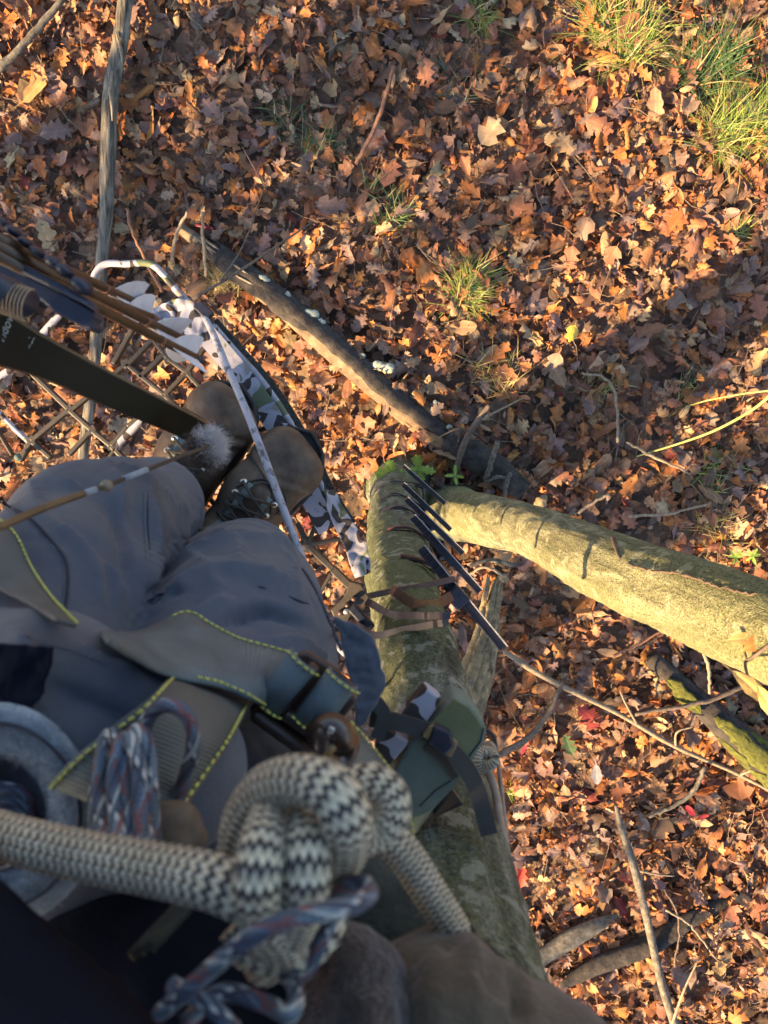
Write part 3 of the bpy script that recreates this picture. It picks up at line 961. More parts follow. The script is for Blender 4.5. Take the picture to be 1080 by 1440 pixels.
# bark ridge with rusty root-like fibres on the sunlit trunk
pts = [on(BVH2, x, y, .002, 1.5) for x, y in [(880, 792), (905, 800), (940, 806), (975, 813), (1010, 826), (1045, 834), (1075, 839)]]
rp = spline(pts, 10)
for k in range(9):
    i0 = 1 + k * 6
    q = [Vector(x) + Vector((0, random.gauss(0, .0012), 0)) for x in rp[i0:i0 + 7 + k % 3]]
    if len(q) > 3: MB().tube(q, [.0008, .0024, .0020, .0007], 7, wob=.6, seed=8 + k).build('bark_ridge', MT['twig'], second_tree)
pts = [on(BVH2, x, y, .002, 1.5) for x, y in [(862, 757), (866, 768), (872, 786)]]
MB().tube(spline(pts, 6), [.005, .004, .002], 8, wob=.5, seed=9).build('broken_stub', MT['twig'], second_tree)
# dead sprig on the right edge
sp0 = on(BVH2, 1040, 905, 0, 1.2)
sprig = thing('leafy_sprig', P(1052, 930, 1.1), 'dead sprig with glowing orange leaves at the right edge', 'sprig')
MB().tube(PS([(1085, 905, 1.02), (1058, 925, 1.05), (1048, 932, 1.06), (1052, 955, 1.0)], 6), [.003, .0018], 7).build('stem', MT['twig'], sprig)
MB().tube(PS([(1050, 929, 1.06), (1045, 905, 1.08)], 4), [.002, .0012], 6).build('stem', MT['twig'], sprig)
for (px, py, d, s, ti, yw, cl, sd) in [(1052, 962, .98, .065, 14, -.7, (.62, .42, .16), 1), (1062, 905, 1.06, .05, 13, .5, (.55, .24, .08), 2), (1040, 899, 1.08, .042, 13, .1, (.60, .34, .14), 3), (1078, 985, .98, .06, 14, -1.0, (.62, .42, .16), 4)]:
    r = np.random.default_rng(sd)
    link('leaf', leaves_mesh('leaf', [make_leaves(ti, np.array([P(px, py, d)]), np.array([s]), r, .5, .2, yaw=np.array([yw]), col=np.array([cl]))]), MT['leaf'], sprig)

# ------------------------------------------------------------------ unseen oaks added on the sunny side to shade the ground and hunter
S2 = Vector((math.cos(SUN_AZ), math.sin(SUN_AZ), 0))
LAT = Vector((-S2.y, S2.x, 0))


def sun_tree(dist, lat, rad, hgt, shade, label, seed, tmin=7.0):
    """An added oak out of view whose leaf clumps lie on the sun rays of the given ground points."""
    r = np.random.default_rng(seed)
    base = S2 * dist + LAT * lat
    t = thing('shade_oak', base, label, 'tree', 'unseen oaks added for shade')
    pts = [Vector((base.x, base.y, -.1))]
    for k in range(1, 9):
        pts.append(Vector((base.x + r.normal(0, .06), base.y + r.normal(0, .06), hgt * k / 8)))
    MB().tube(spline(pts, 4), [rad * 1.4, rad, rad * .9, rad * .6, rad * .25], 20, wob=.08, seed=seed).build('trunk', MT['bark'], t)
    cl = []
    for (g, gr) in shade:
        k = r.uniform(tmin, tmin + 3)
        c = g + SUN_DIR * k
        cl.append((c, gr))
        b0 = Vector((base.x, base.y, max(2.2, min(hgt * .85, c.z - .9))))
        mid = (b0 + c) / 2 + Vector((r.normal(0, .2), r.normal(0, .2), .25))
        MB().tube(spline([b0, mid, c], 6), [.05, .03, .012], 8, wob=.05, seed=seed + len(cl)).build('limb', MT['bark'], t)
    crown_leaves('crown', cl, t, r, 150, .12)
    return t


G = lambda px, py, r: (P(px, py, D0), r)
sun_tree(10.0, -1.95, .20, 11, [G(450, 110, .34), (P(560, 230, D0), .32), G(640, 320, .26), G(350, 170, .30), G(250, 250, .30), G(90, 275, .26), G(480, 40, .3), G(420, 290, .25), G(180, 190, .2), G(650, 90, .32), G(560, 380, .16), G(300, 60, .18), G(380, 330, .2), G(740, 170, .24), G(560, 130, .3)],
         'unseen tall oak added behind the hunter to dapple the ground, left of the sun', 31)
sun_tree(9.0, 1.10, .17, 10, [G(810, 560, .20), G(930, 585, .20), G(1015, 520, .14), G(760, 300, .22), G(1020, 640, .20), G(880, 640, .20), G(760, 935, .26), G(850, 930, .24), G(950, 1150, .28), G(800, 1330, .24), G(1000, 700, .2), G(800, 230, .26), G(720, 560, .18), G(690, 1000, .15), G(880, 470, .12), G(700, 480, .10)],
         'unseen tall oak added behind the hunter to dapple the ground, right of the sun', 32)
HC = [(Vector((-.24, -.02, 3.5)), .34), (Vector((-.12, -.08, 3.6)), .34), (Vector((-.22, -.1, 4.0)), .36), (Vector((-.05, -.14, 4.1)), .36), (Vector((-.2, -.25, 4.4)), .40), (Vector((0, -.2, 3.9)), .3), (Vector((-.3, .05, 3.9)), .3)]  # added leaf clumps that keep the sun off the hunter
sun_tree(7.5, -2.5, .12, 9, [(c, r) for c, r in HC], 'unseen slender oak added close behind the hunter to shade him', 33, tmin=5.5)
# ------------------------------------------------------------------ logs, branches and twigs on the ground
def stick(name, label, pts, rpx, mat, d=4.41, cat='branch', n=9, wob=.18, seed=None, group=None, lift=None):
    seed = seed if seed is not None else len(bpy.data.objects)
    full = [(q[0], q[1], q[2] if len(q) > 2 else d) for q in pts]
    V = PS(full, 7)
    r = random.Random(seed)
    V = [v + Vector((r.gauss(0, .0025), r.gauss(0, .0025), r.gauss(0, .002))) for v in V]
    o = MB().tube(V, [M(x, d) for x in (rpx if hasattr(rpx, '__len__') else [rpx, rpx * .7])], n, wob=wob, seed=seed).build(name, mat)
    return tag(o, label, cat, group)


dead = thing('dead_branch', P(150, 250, 4.4), 'long upright grey dead branch at the left, passing under the platform', 'branch')
V = PS([(178, -8, 4.32), (170, 55, 4.33), (156, 130, 4.34), (152, 200, 4.34), (150, 290, 4.35), (143, 370, 4.36), (135, 480, 4.36), (125, 580, 4.37), (114, 660, 4.38)], 14)
MB().tube(V, [M(x, 4.35) for x in (9, 10.5, 10, 10, 9, 8.5, 8, 7.5, 7)], 18, wob=.22, seed=5).build('stem', MT['grooved_wood'], dead)
for k, (a, b) in enumerate([((163, 45), (172, 92)), ((158, 100), (150, 140)), ((152, 120), (158, 170))]):
    MB().tube(PS([(a[0], a[1], 4.28), ((a[0] + b[0]) / 2 + 2, (a[1] + b[1]) / 2, 4.275), (b[0], b[1], 4.29)], 5), [.004, .010, .003], 7, wob=.4, seed=k).build('bark_strip', MT['pale_twig'], dead)


def shell(pts, rad, a0, a1, mat, name, parent, rag=.25, seed=1, th=.012, n=14):
    """A ragged sheet of bark wrapped round part of a log."""
    pts = [Vector(p) for p in pts]
    m = len(pts)
    rad = np.interp(np.linspace(0, 1, m), np.linspace(0, 1, len(rad)), rad)
    V, Q = [], []
    for i in range(m):
        t = (pts[min(i + 1, m - 1)] - pts[max(i - 1, 0)]).normalized()
        up = Vector((0, 0, 1)); side = t.cross(up).normalized(); up = side.cross(t)
        b0 = a0 + rag * mnoise.noise(Vector((i * .35, seed, 0))) + rag * .6 * mnoise.noise(Vector((i * 1.1, seed, 4)))
        b1 = a1 + rag * mnoise.noise(Vector((i * .35, seed + 9, 0)))
        e_ = min(1, i / 5, (m - 1 - i) / 5) ** .6; bm_ = (b0 + b1) / 2
        b0, b1 = bm_ + (b0 - bm_) * max(e_, .04), bm_ + (b1 - bm_) * max(e_, .04)
        for j in range(n + 1):
            a = b0 + (b1 - b0) * j / n
            w = 1 + .08 * mnoise.noise(Vector((i * .5, j * .6, seed)))
            e = .3 if j in (0, n) else 1.0
            V.append(pts[i] + (side * math.cos(a) + up * math.sin(a)) * (rad[i] * w + th * e))
    for i in range(m - 1):
        for j in range(n):
            a = i * (n + 1) + j
            Q.append((a, a + 1, a + n + 2, a + n + 1))
    o = MB().add(V, Q).build(name, mat, parent)
    md = o.modifiers.new('thick', 'SOLIDIFY'); md.thickness = .008
    return o


log = thing('fallen_log', P(470, 500, 4.4), 'fallen half-barked log with pale fungi running diagonally behind the platform', 'log')
LP = PS([(255, 322, 4.46), (330, 378, 4.41), (400, 432, 4.40), (480, 502, 4.40), (560, 572, 4.40), (645, 634, 4.41)], 10)
MB().tube(LP, [M(x, 4.34) for x in (8, 13, 15, 17, 17, 13)], 26, wob=.24, seed=11).build('wood', mat_noise('weathered_pale_wood', (.07, .045, .028), (.235, .165, .10), 14, .85, .7, .005, 70, mid=(.14, .095, .058)), log)
shell(LP[6:], [M(x, 4.34) for x in (12, 15, 17, 17, 13)], 1.35, 4.2, MT['dark_log'], 'bark', log, .35, 3)
shell(LP[4:26], [M(x, 4.34) for x in (12, 14, 15)], .5, 2.4, MT['dark_log'], 'bark', log, .5, 5)
for k, (px, py, s) in enumerate([(353, 388, 9), (372, 398, 13), (385, 407, 11), (404, 418, 8), (437, 445, 14), (449, 452, 9), (535, 513, 12), (548, 520, 13), (511, 500, 5), (588, 553, 8), (612, 566, 5), (632, 600, 6), (476, 480, 5)]):
    mb = MB()
    rr = random.Random(k)
    for q in range(3):
        c = P(px + rr.uniform(-.4, .4) * s, py + rr.uniform(-.4, .4) * s, 4.35)
        mb.ball(c, M(s * rr.uniform(.5, .8), 4.27), M(s * rr.uniform(.4, .7), 4.27), M(s * .3, 4.27), 10, 6, wob=.35, seed=k * 3 + q)
    mb.build('fungus', MT['fungus'], log)
r = random.Random(4)
for k in range(5):                                    # splinters on the torn end
    x = r.uniform(268, 345); y = 330 + (x - 268) * .78 + r.uniform(-10, 12)
    MB().tube(PS([(x, y, 4.33), (x + r.uniform(14, 32), y + r.uniform(12, 26), 4.33)], 3), [.004, .008, .002], 5).build('splinter', MT['pale_twig'], log)

o = MB().tube(PS([(628, 618, 4.38), (665, 640, 4.36), (700, 662, 4.36), (735, 690, 4.38)], 8), [M(x, 4.36) for x in (17, 21, 20, 15)], 20, wob=.15, seed=14).build('charred_log', MT['dark_log'])
tag(o, 'short blackened log lying behind the base of the sunlit trunk', 'log')
snag = thing('broken_snag', P(660, 960, 4.4), 'split pale stump of dead wood beside the tree, below the climbing sticks', 'stump')
SP = [(702, 812, 4.2, 15), (694, 850, 4.05, 18), (684, 900, 3.85, 22), (668, 955, 3.65, 27), (650, 1010, 3.45, 30), (640, 1060, 3.3, 32)]
SS = spline(SP, 8)
m_snag = mat_noise('split_snag_wood', (.06, .045, .03), (.34, .275, .16), 16, .85, .9, .006, 70, mid=(.19, .15, .09), stretch=(1.5, 1.5, .35))
for k, (off, i0, w, dz) in enumerate([(-.62, 9, .42, .0), (-.25, 0, .48, .03), (.15, 3, .44, .035), (.5, 12, .42, .01), (.0, 5, .62, -.03), (.75, 20, .3, -.01)]):
    seg = SS[i0:]
    pts_, rad_ = [], []
    for j, q in enumerate(seg):
        rr_ = M(q[3], q[2])
        pts_.append(P(q[0] + off * q[3] * .95 + 1.2 * mnoise.noise(Vector((j * .5, k, 0))), q[1] + off * q[3] * .25, q[2]) + Vector((0, 0, dz)))
        rad_.append(rr_ * w * min(1, .35 + j * .3) * (1 + .15 * mnoise.noise(Vector((j * .6, k * 3, 1)))))
    MB().tube(pts_, rad_, 12, wob=.3, seed=40 + k, flat=.8).build('stave', m_snag, snag)
MB().tube(PS([(670, 940, 3.9), (640, 1062, 4.55)], 4), .05, 12).build('buried_end', MT['deadwood'], snag)
for k in range(8):
    a = random.Random(k)
    x = 690 + a.uniform(-10, 18); y = 806 + a.uniform(-2, 14)
    MB().tube(PS([(x - 7, y + 40, 4.0), (x, y, 4.1)], 3), [.012, .003], 6, wob=.4, seed=k).build('splinter', m_snag, snag)
sh_pts = [P(q[0] + 10, q[1] + 4, q[2] + .02) for q in SS[14:]]
shell(sh_pts, [M(22, 3.9), M(28, 3.5)], -1.2, .6, MT['deadwood'], 'bark', snag, .4, 8)

moss = thing('mossy_log', P(1030, 1030, 4.4), 'rotten log covered in yellow-green moss at the right edge', 'log')
ML = PS([(915, 925, 4.42), (970, 975, 4.41), (1020, 1020, 4.38), (1065, 1062, 4.36), (1120, 1110, 4.35)], 10)
MB().tube(ML, [M(x, 4.38) for x in (13, 17, 21, 25, 27)], 22, wob=.16, seed=16).build('wood', MT['dark_log'], moss)
for k, (i0, i1, a0, a1) in enumerate([(16, 41, 1.0, 2.0), (20, 41, .1, .75), (24, 41, 2.2, 2.8), (4, 14, .6, 1.7)]):
    shell(ML[i0:i1], [M(20, 4.38), M(25, 4.36)], a0, a1, MT['moss'], 'moss_patch', moss, .5, 20 + k, .006)
for nm, pts, rr_, lb in [('buried_branch', [(755, 1352, 4.45), (800, 1322, 4.43), (835, 1303, 4.43), (868, 1288, 4.47)], (10, 12, 10, 5), 'grey half-buried branch beside the trunk near the bottom'),
                         ('rotten_branch', [(790, 1385, 4.46), (850, 1353, 4.43), (915, 1328, 4.42), (975, 1290, 4.43), (1050, 1252, 4.47)], (7, 12, 13, 11, 5), 'dark rotten branch lying across the bottom right corner')]:
    o = MB().tube(PS(pts, 10), [M(x, 4.4) for x in rr_], 16, wob=.18, seed=len(nm)).build(nm, MT['dark_log'] if 'rotten' in nm else MT['deadwood'])
    tag(o, lb, 'branch')

stick('fallen_stick', 'straight pale stick crossing the top left corner', [(92, -4), (55, 38), (20, 76), (-12, 104)], (4, 5, 6), MT['deadwood'], 4.38)
long_b = thing('long_branch', P(880, 1010, 4.4), 'long thin pale branch running from the climbing sticks to the right edge', 'branch')
MB().tube(PS([(708, 915, 4.3), (745, 940, 4.3), (790, 965, 4.31), (870, 1004, 4.33), (950, 1050, 4.35), (1030, 1085, 4.37), (1095, 1118, 4.38)], 9), [M(x, 4.33) for x in (3.5, 4, 4, 3.6, 3.2, 2.8, 2.4)], 9, wob=.15, seed=2).build('stem', MT['pale_twig'], long_b)
for k, pts in enumerate([[(895, 1017, 4.33), (880, 990, 4.25), (872, 972, 4.2)], [(1040, 1090, 4.37), (1065, 1080, 4.3), (1090, 1070, 4.25)], [(950, 1050, 4.35), (952, 1030, 4.3), (975, 1022, 4.28)]]):
    MB().tube(PS(pts, 6), [.008, .004], 7, wob=.2, seed=k).build('side_twig', MT['pale_twig'], long_b)
stick('purple_twig', 'thin purplish twig slanting up under the leaning trunk', [(893, 1004), (940, 996), (1000, 984), (1062, 958)], (2.4, 3, 3.2), MT['twig'], 4.3)
stick('dark_twig', 'bent dark twig reaching left towards the green pouch', [(793, 955), (772, 1000), (745, 1034), (712, 1056), (688, 1066)], (3, 4.5, 5), MT['twig'], 4.3)
stick('bleached_twig', 'short white stem standing below the leaning trunk', [(988, 915), (997, 940), (998, 976)], (2.5, 2.5, 2), MT['pale_twig'], 4.2)
stick('curved_twig', 'curved grey twig above the dark hollow at right', [(992, 1078), (978, 1108), (950, 1132), (912, 1149)], (3.5, 3.2, 2), MT['deadwood'], 4.34)
low = thing('forked_stick', P(900, 1280, 4.4), 'long forked stick, lit along its left side, at the bottom right', 'branch')
MB().tube(PS([(866, 1132, 4.37), (874, 1165, 4.36), (890, 1215, 4.35), (903, 1265, 4.34), (918, 1330, 4.34), (932, 1390, 4.35), (952, 1450, 4.36)], 9), [M(x, 4.35) for x in (2.5, 5, 6, 6, 6, 6.5, 7)], 12, wob=.14, seed=4).build('stem', MT['deadwood'], low)
MB().tube(PS([(945, 1440, 4.34), (962, 1392, 4.28), (982, 1350, 4.25)], 6), [.009, .004], 7, wob=.2, seed=2).build('side_twig', MT['pale_twig'], low)
MB().tube(PS([(900, 1225, 4.33), (925, 1230, 4.31), (948, 1232, 4.31)], 6), [.007, .004], 7, wob=.2, seed=2).build('side_twig', MT['pale_twig'], low)
stick('orange_stem', 'upright orange-brown dry stem in the upper middle', [(555, 93, 4.1), (540, 140, 4.2), (525, 185, 4.3), (500, 232, 4.42)], (2.5, 3, 3.5), MT['red_twig'], 4.2)
grey = thing('grey_twig', P(330, 390, 4.3), 'forked grey twig rising beside the top corner of the platform', 'twig')
MB().tube(PS([(272, 420, 3.9), (335, 382, 4.0), (395, 342, 4.1), (440, 312, 4.2)], 8), [.009, .007, .004], 8, wob=.15, seed=2).build('stem', MT['twig'], grey)
MB().tube(PS([(308, 398, 3.95), (342, 345, 4.05), (372, 262, 4.15)], 8), [.006, .004, .003], 7, wob=.15, seed=2).build('side_twig', MT['twig'], grey)
MB().tube(PS([(372, 262, 4.15), (355, 232, 4.15), (341, 207, 4.2)], 6), [.004, .0025], 7).build('side_twig', MT['red_twig'], grey)
stick('dry_stem', 'leftmost of three dry upright stems above the platform corner', [(178, 293, 4.1), (186, 325, 4.15), (208, 372, 4.3), (228, 410, 4.4)], (2, 2.6, 3), MT['red_twig'], 4.2, 'stem')
stick('dry_stem', 'middle of three dry upright stems above the platform corner', [(263, 298, 4.1), (248, 330, 4.2), (241, 372, 4.35)], (2, 2.6, 2.8), MT['pale_twig'], 4.2, 'stem')
stick('dry_stem', 'rightmost of three dry upright stems above the platform corner', [(284, 298, 4.1), (286, 340, 4.2), (290, 388, 4.38)], (2, 2.6, 2.8), MT['pale_twig'], 4.2, 'stem')
vine = thing('green_vine', P(980, 605, 4.4), 'arching yellow-green bramble stem coming in from the right edge', 'bramble')
MB().tube(PS([(1095, 545, 4.0), (1060, 575, 4.1), (1010, 603, 4.2), (960, 622, 4.3), (895, 642, 4.42)], 8), [.009, .008, .005], 8, wob=.1).build('stem', MT['green_stem'], vine)
MB().tube(PS([(1095, 548, 4.1), (1050, 553, 4.2), (1000, 562, 4.3), (970, 570, 4.4)], 8), [.006, .004], 7, wob=.1).build('stem', MT['green_stem'], vine)
stick('hooked_stem', 'thin hooked pale stem over the dark litter at right', [(818, 524), (850, 532), (866, 560), (869, 622)], (1.6, 2, 2), MT['pale_twig'], 4.3, 'stem')
stick('straw_stalk', 'pale straw stalk pointing down right beside the bramble', [(882, 622), (915, 640), (968, 666)], (1.5, 2.4, 1.5), MT['pale_twig'], 4.36, 'stem')
stick('straw_stalk', 'long tan stalk above the leaning trunk near the right', [(885, 725), (930, 724), (1000, 708)], (2.2, 1.6), MT['pale_twig'], 4.36, 'stem')
stick('straw_stalk', 'short cream stalk just above the leaning trunk', [(812, 722), (838, 705), (856, 695)], (2.4, 2), MT['pale_twig'], 4.36, 'stem')
stick('red_stalk', 'thin red stalk below the leaning trunk', [(862, 922), (895, 908), (932, 886)], (2, 1.5), MT['red_twig'], 4.35, 'stem')
stake = thing('forked_branch', P(665, 620, 4.4), 'crooked brown branch standing over the end of the fallen log', 'branch')
MB().tube(PS([(688, 570, 4.2), (672, 592, 4.22), (657, 615, 4.25), (646, 645, 4.3), (634, 690, 4.4)], 8), [.012, .018, .018, .014], 9, wob=.15, seed=3).build('stem', MT['twig'], stake)
MB().tube(PS([(672, 592, 4.22), (692, 582, 4.2), (735, 560, 4.2)], 6), [.009, .004], 7, wob=.2).build('side_twig', MT['pale_twig'], stake)
MB().tube(PS([(664, 605, 4.24), (640, 604, 4.22), (600, 625, 4.25)], 6), [.006, .003], 7, wob=.2).build('side_twig', MT['twig'], stake)
stick('grey_stick', 'knobby grey stick standing on the charred log', [(700, 622, 4.1), (692, 648, 4.2), (682, 675, 4.3)], (3.5, 4), MT['deadwood'], 4.2)
stick('white_stick', 'bleached stick lying at the base of the sunlit trunk', [(684, 676, 4.28), (700, 671, 4.26), (716, 672, 4.28)], (2, 2.6, 1.6), MT['deadwood'], 4.25)
stick('white_stick', 'bleached upright stick stuck beside the sunlit trunk base', [(717, 666, 4.2), (711, 682, 4.24), (709, 696, 4.28)], (2.2, 3.4, 3), MT['deadwood'], 4.25)
stick('pale_stick', 'pale stick on the litter below the sunlit trunk', [(660, 796, 4.3), (690, 788, 4.3), (722, 795, 4.3)], (3, 3.5), MT['deadwood'], 4.3)
stick('forked_straw', 'forked straw-coloured twig between the climbing sticks and snag', [(655, 812, 4.3), (682, 798, 4.25), (712, 812, 4.3)], (2, 2.2), MT['pale_twig'], 4.3)
stick('rooted_twig', 'brown twig hanging in front of the trunk at the climbing sticks', [(568, 822, 1.9), (583, 800, 1.92), (590, 765, 1.95)], (2.2, 2.4), MT['pale_twig'], 1.92)
stick('bottom_twig', 'thin crooked pale twig above the rotten branch', [(936, 1280), (965, 1296), (978, 1310), (1008, 1350)], (1.8, 1.5), MT['pale_twig'], 4.33)
stick('thin_twig', 'thin dark twig right of the forked stick bottom', [(935, 1250), (955, 1300), (948, 1360)], (1.6, 1.4), MT['twig'], 4.33)

# many thin loose twigs and grass straws nobody could count
mb = MB()
r = random.Random(12)
for k in range(420):
    px, py = r.uniform(-60, 1140), r.uniform(-60, 1500)
    p = P(px, py, D0)
    a = r.uniform(0, 6.28); L = r.uniform(.05, .28)
    z = float(gh(p.x, p.y)) + .06
    q = [Vector((p.x + math.cos(a) * L * t + r.gauss(0, .008), p.y + math.sin(a) * L * t + r.gauss(0, .008), z + r.uniform(-.01, .03))) for t in (-.5, -.15, .2, .5)]
    mb.tube(q, [.0022, .0018, .0012], 4, caps=False)
tag(link('twig_litter', (lambda me: (me.from_pydata(mb.v, [], mb.f), me)[1])(bpy.data.meshes.new('twig_litter')), MT['pale_twig'], ground), kind='stuff')


def blades(roots, lens, wid, dirs, r, seg=4, droop=.9, cols=None):
    """Curved blades as tapering strips: vertices, quads, colours."""
    n = len(roots)
    t = np.linspace(0, 1, seg + 1)
    dirs = np.asarray(dirs); h = np.stack([-dirs[:, 1], dirs[:, 0], np.zeros(n)], -1)
    h /= np.linalg.norm(h, axis=1, keepdims=True) + 1e-9
    flatd = dirs.copy(); flatd[:, 2] = 0
    dr = r.uniform(.3, 1.0, (n, 1, 1)) * droop
    C = np.asarray(roots)[:, None] + (dirs[:, None] * t[None, :, None] + np.array([0, 0, -1.0]) * dr * (t ** 2.2)[None, :, None] * .8 + flatd[:, None] * .35 * (t ** 2)[None, :, None]) * np.asarray(lens)[:, None, None]
    w = (np.asarray(wid)[:, None] * (1 - t[None] ** 1.6 * .92))[..., None] * h[:, None] * .5
    V = np.stack([C - w, C + w], 2).reshape(n * (seg + 1) * 2, 3)
    base = np.arange(n)[:, None] * (seg + 1) * 2 + np.arange(seg)[None] * 2
    Q = np.stack([base, base + 1, base + 3, base + 2], -1).reshape(-1, 4)
    CC = np.ones((n, seg + 1, 2, 4)); CC[..., :3] = np.asarray(cols)[:, None, None, :]
    return V, Q, CC.reshape(-1, 4)


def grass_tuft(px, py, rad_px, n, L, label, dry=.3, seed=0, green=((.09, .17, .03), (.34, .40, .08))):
    r = np.random.default_rng(seed)
    c = P(px, py, D0)
    R = M(rad_px, D0)
    a = r.uniform(0, 2 * np.pi, n); q = R * np.sqrt(r.uniform(0, 1, n)) * .75
    k = r.integers(0, 5, n)                                     # a few clumps in each tuft
    cx, cy = r.normal(0, R * .38, 5), r.normal(0, R * .38, 5)
    x = c.x + cx[k] + q * np.cos(a) * .5; y = c.y + cy[k] + q * np.sin(a) * .5
    pos = np.stack([x, y, gh(x, y) + .01], -1)
    az = r.normal(1.1, 1.5, n); el = r.uniform(.35, 1.2, n)
    d = np.stack([np.cos(az) * np.cos(el), np.sin(az) * np.cos(el), np.sin(el)], -1)
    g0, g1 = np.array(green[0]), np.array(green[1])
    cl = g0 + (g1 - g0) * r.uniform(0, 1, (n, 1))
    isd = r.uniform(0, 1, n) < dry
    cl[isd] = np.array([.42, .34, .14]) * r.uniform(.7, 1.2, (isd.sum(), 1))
    V, Q, C = blades(pos, r.uniform(.5, 1.15, n) * L, r.uniform(.004, .0075, n), d, r, 5, .9, cl)
    me = np_mesh('grass_tuft', V, Q); set_attr(me, 'col', C)
    return tag(link('grass_tuft', me, MT['grass']), label, 'grass', 'grass tufts in the leaves', 'stuff')


grass_tuft(868, 75, 62, 420, .30, 'bright grass tuft at the top, left of the larger right-hand clump', .3, 1)
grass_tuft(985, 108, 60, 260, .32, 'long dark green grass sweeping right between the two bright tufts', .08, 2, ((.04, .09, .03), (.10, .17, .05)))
grass_tuft(1035, 190, 62, 480, .32, 'large bright grass clump at the upper right edge', .25, 3)
grass_tuft(665, 405, 40, 260, .22, 'lone yellow-green grass tuft in the middle of the litter', .35, 4)
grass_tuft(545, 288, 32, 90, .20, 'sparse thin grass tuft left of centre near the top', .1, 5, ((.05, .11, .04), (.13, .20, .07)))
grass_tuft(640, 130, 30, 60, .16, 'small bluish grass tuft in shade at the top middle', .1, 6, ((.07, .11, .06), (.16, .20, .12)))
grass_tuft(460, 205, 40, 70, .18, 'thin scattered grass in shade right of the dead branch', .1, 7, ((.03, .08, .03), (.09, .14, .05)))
grass_tuft(672, 14, 34, 110, .18, 'grass tuft cut by the top edge, middle of the picture', .2, 8)
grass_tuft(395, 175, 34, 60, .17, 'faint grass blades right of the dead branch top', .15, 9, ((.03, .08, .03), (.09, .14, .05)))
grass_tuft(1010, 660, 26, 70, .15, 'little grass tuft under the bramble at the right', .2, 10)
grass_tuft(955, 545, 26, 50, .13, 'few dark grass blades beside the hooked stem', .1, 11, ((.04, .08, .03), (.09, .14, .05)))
grass_tuft(1040, 330, 20, 40, .12, 'tiny green tuft below the large right-hand clump', .2, 12)
grass_tuft(840, 548, 26, 60, .14, 'wispy dry grass in the dark patch right of centre', .7, 13)
grass_tuft(310, 395, 30, 150, .16, 'dry straw tuft at the top corner of the platform', 1.0, 14)
grass_tuft(690, 520, 34, 80, .18, 'thin straw-coloured grass by the end of the log', .8, 15)
grass_tuft(1000, 730, 40, 110, .17, 'dry straw heap above the leaning trunk at right', .95, 16)
grass_tuft(720, 1110, 12, 20, .10, 'tiny green sprout beside the trunk right of the pouch', .1, 17)


def seedling(px, py, d, n, size, label, seed):
    r = np.random.default_rng(seed)
    base = P(px, py, d)
    t = thing('seedling', base, label, 'seedling')
    MB().tube([Vector((base.x, base.y, float(gh(base.x, base.y)))), base], [.003, .002], 6).build('stem', MT['green_stem'], t)
    for k in range(n):
        a = 2 * math.pi * k / n + r.uniform(-.3, .3)
        p = base + Vector((math.cos(a), math.sin(a), 0)) * size * .35
        link('leaf', leaves_mesh('leaf', [make_leaves(int(r.integers(6, 10)) if size > .06 else 14, np.array([p]), np.array([size * r.uniform(.8, 1.2)]), r, .3, .2, yaw=np.array([a]), col=np.array([(.20, .30, .05)]))]), MT['leaf'], t)
    return t


seedling(553, 668, 4.15, 4, .10, 'green oak seedling at the left of the tree base', 1)
seedling(590, 660, 4.15, 4, .09, 'green oak seedling behind the lowest climbing step', 2)
seedling(640, 668, 4.15, 4, .06, 'small green seedling between the two trunks', 3)
seedling(1034, 784, 4.3, 6, .05, 'small bright green seedling above the leaning trunk', 4)
seedling(1058, 782, 4.3, 5, .05, 'second small seedling, nearer the right edge', 5)

# leaves drifted against and over the logs and sticks
rd = np.random.default_rng(77)
dparts = []
for pts, rp, n in [([(262, 325), (400, 432), (480, 502), (560, 572), (645, 634)], 27, 70), ([(915, 925), (970, 975), (1020, 1020), (1065, 1062), (1120, 1110)], 24, 70), ([(755, 1352), (868, 1288)], 11, 26), ([(790, 1385), (915, 1328), (1050, 1252)], 12, 44),
                   ([(628, 618), (735, 690)], 20, 24), ([(170, 0), (152, 200), (135, 480)], 12, 40), ([(870, 1150), (903, 1265), (945, 1430)], 7, 24)]:
    q = spline([(*p, 0) for p in pts], 12)
    for k in range(n):
        c = q[int(rd.integers(len(q) - 1))]; d = q[min(len(q) - 1, int(rd.integers(1, len(q))))]
        t = q[-1] - q[0]; t /= np.linalg.norm(t)
        s_ = rd.choice([-1, 1]) * rd.uniform(.55, 1.5)
        p = P(c[0] - t[1] * rp * s_, c[1] + t[0] * rp * s_, D0)
        z = float(gh(p.x, p.y)) + .05 + M(rp, D0) * max(0, 1.1 - abs(s_) * .6)
        dparts.append(make_leaves(int(rd.choice(len(TEMPL), p=TW)), np.array([[p.x, p.y, z]]), np.array([rd.uniform(.07, .13)]), rd, 1.0, .4))
tag(link('drift_leaves', leaves_mesh('drift_leaves', dparts), MT['leaf'], ground, origin=(0, 0, 0)), kind='stuff')
# ------------------------------------------------------------------ the platform
DP = 1.20                                                      # its deck lies this far below the camera
plat = thing('tree_platform', P(300, 640, DP), 'brown metal lattice platform wrapped in snow camouflage tape under the boots', 'platform')


def pbar(a, b, wpx, mat='bracket', name='bar', d=DP, h=.012, d2=None):
    return MB().bar(P(*a, d), P(*b, d2 or d), M(wpx, d), h).build(name, MT[mat], plat, smooth=False, bevel=.0016)


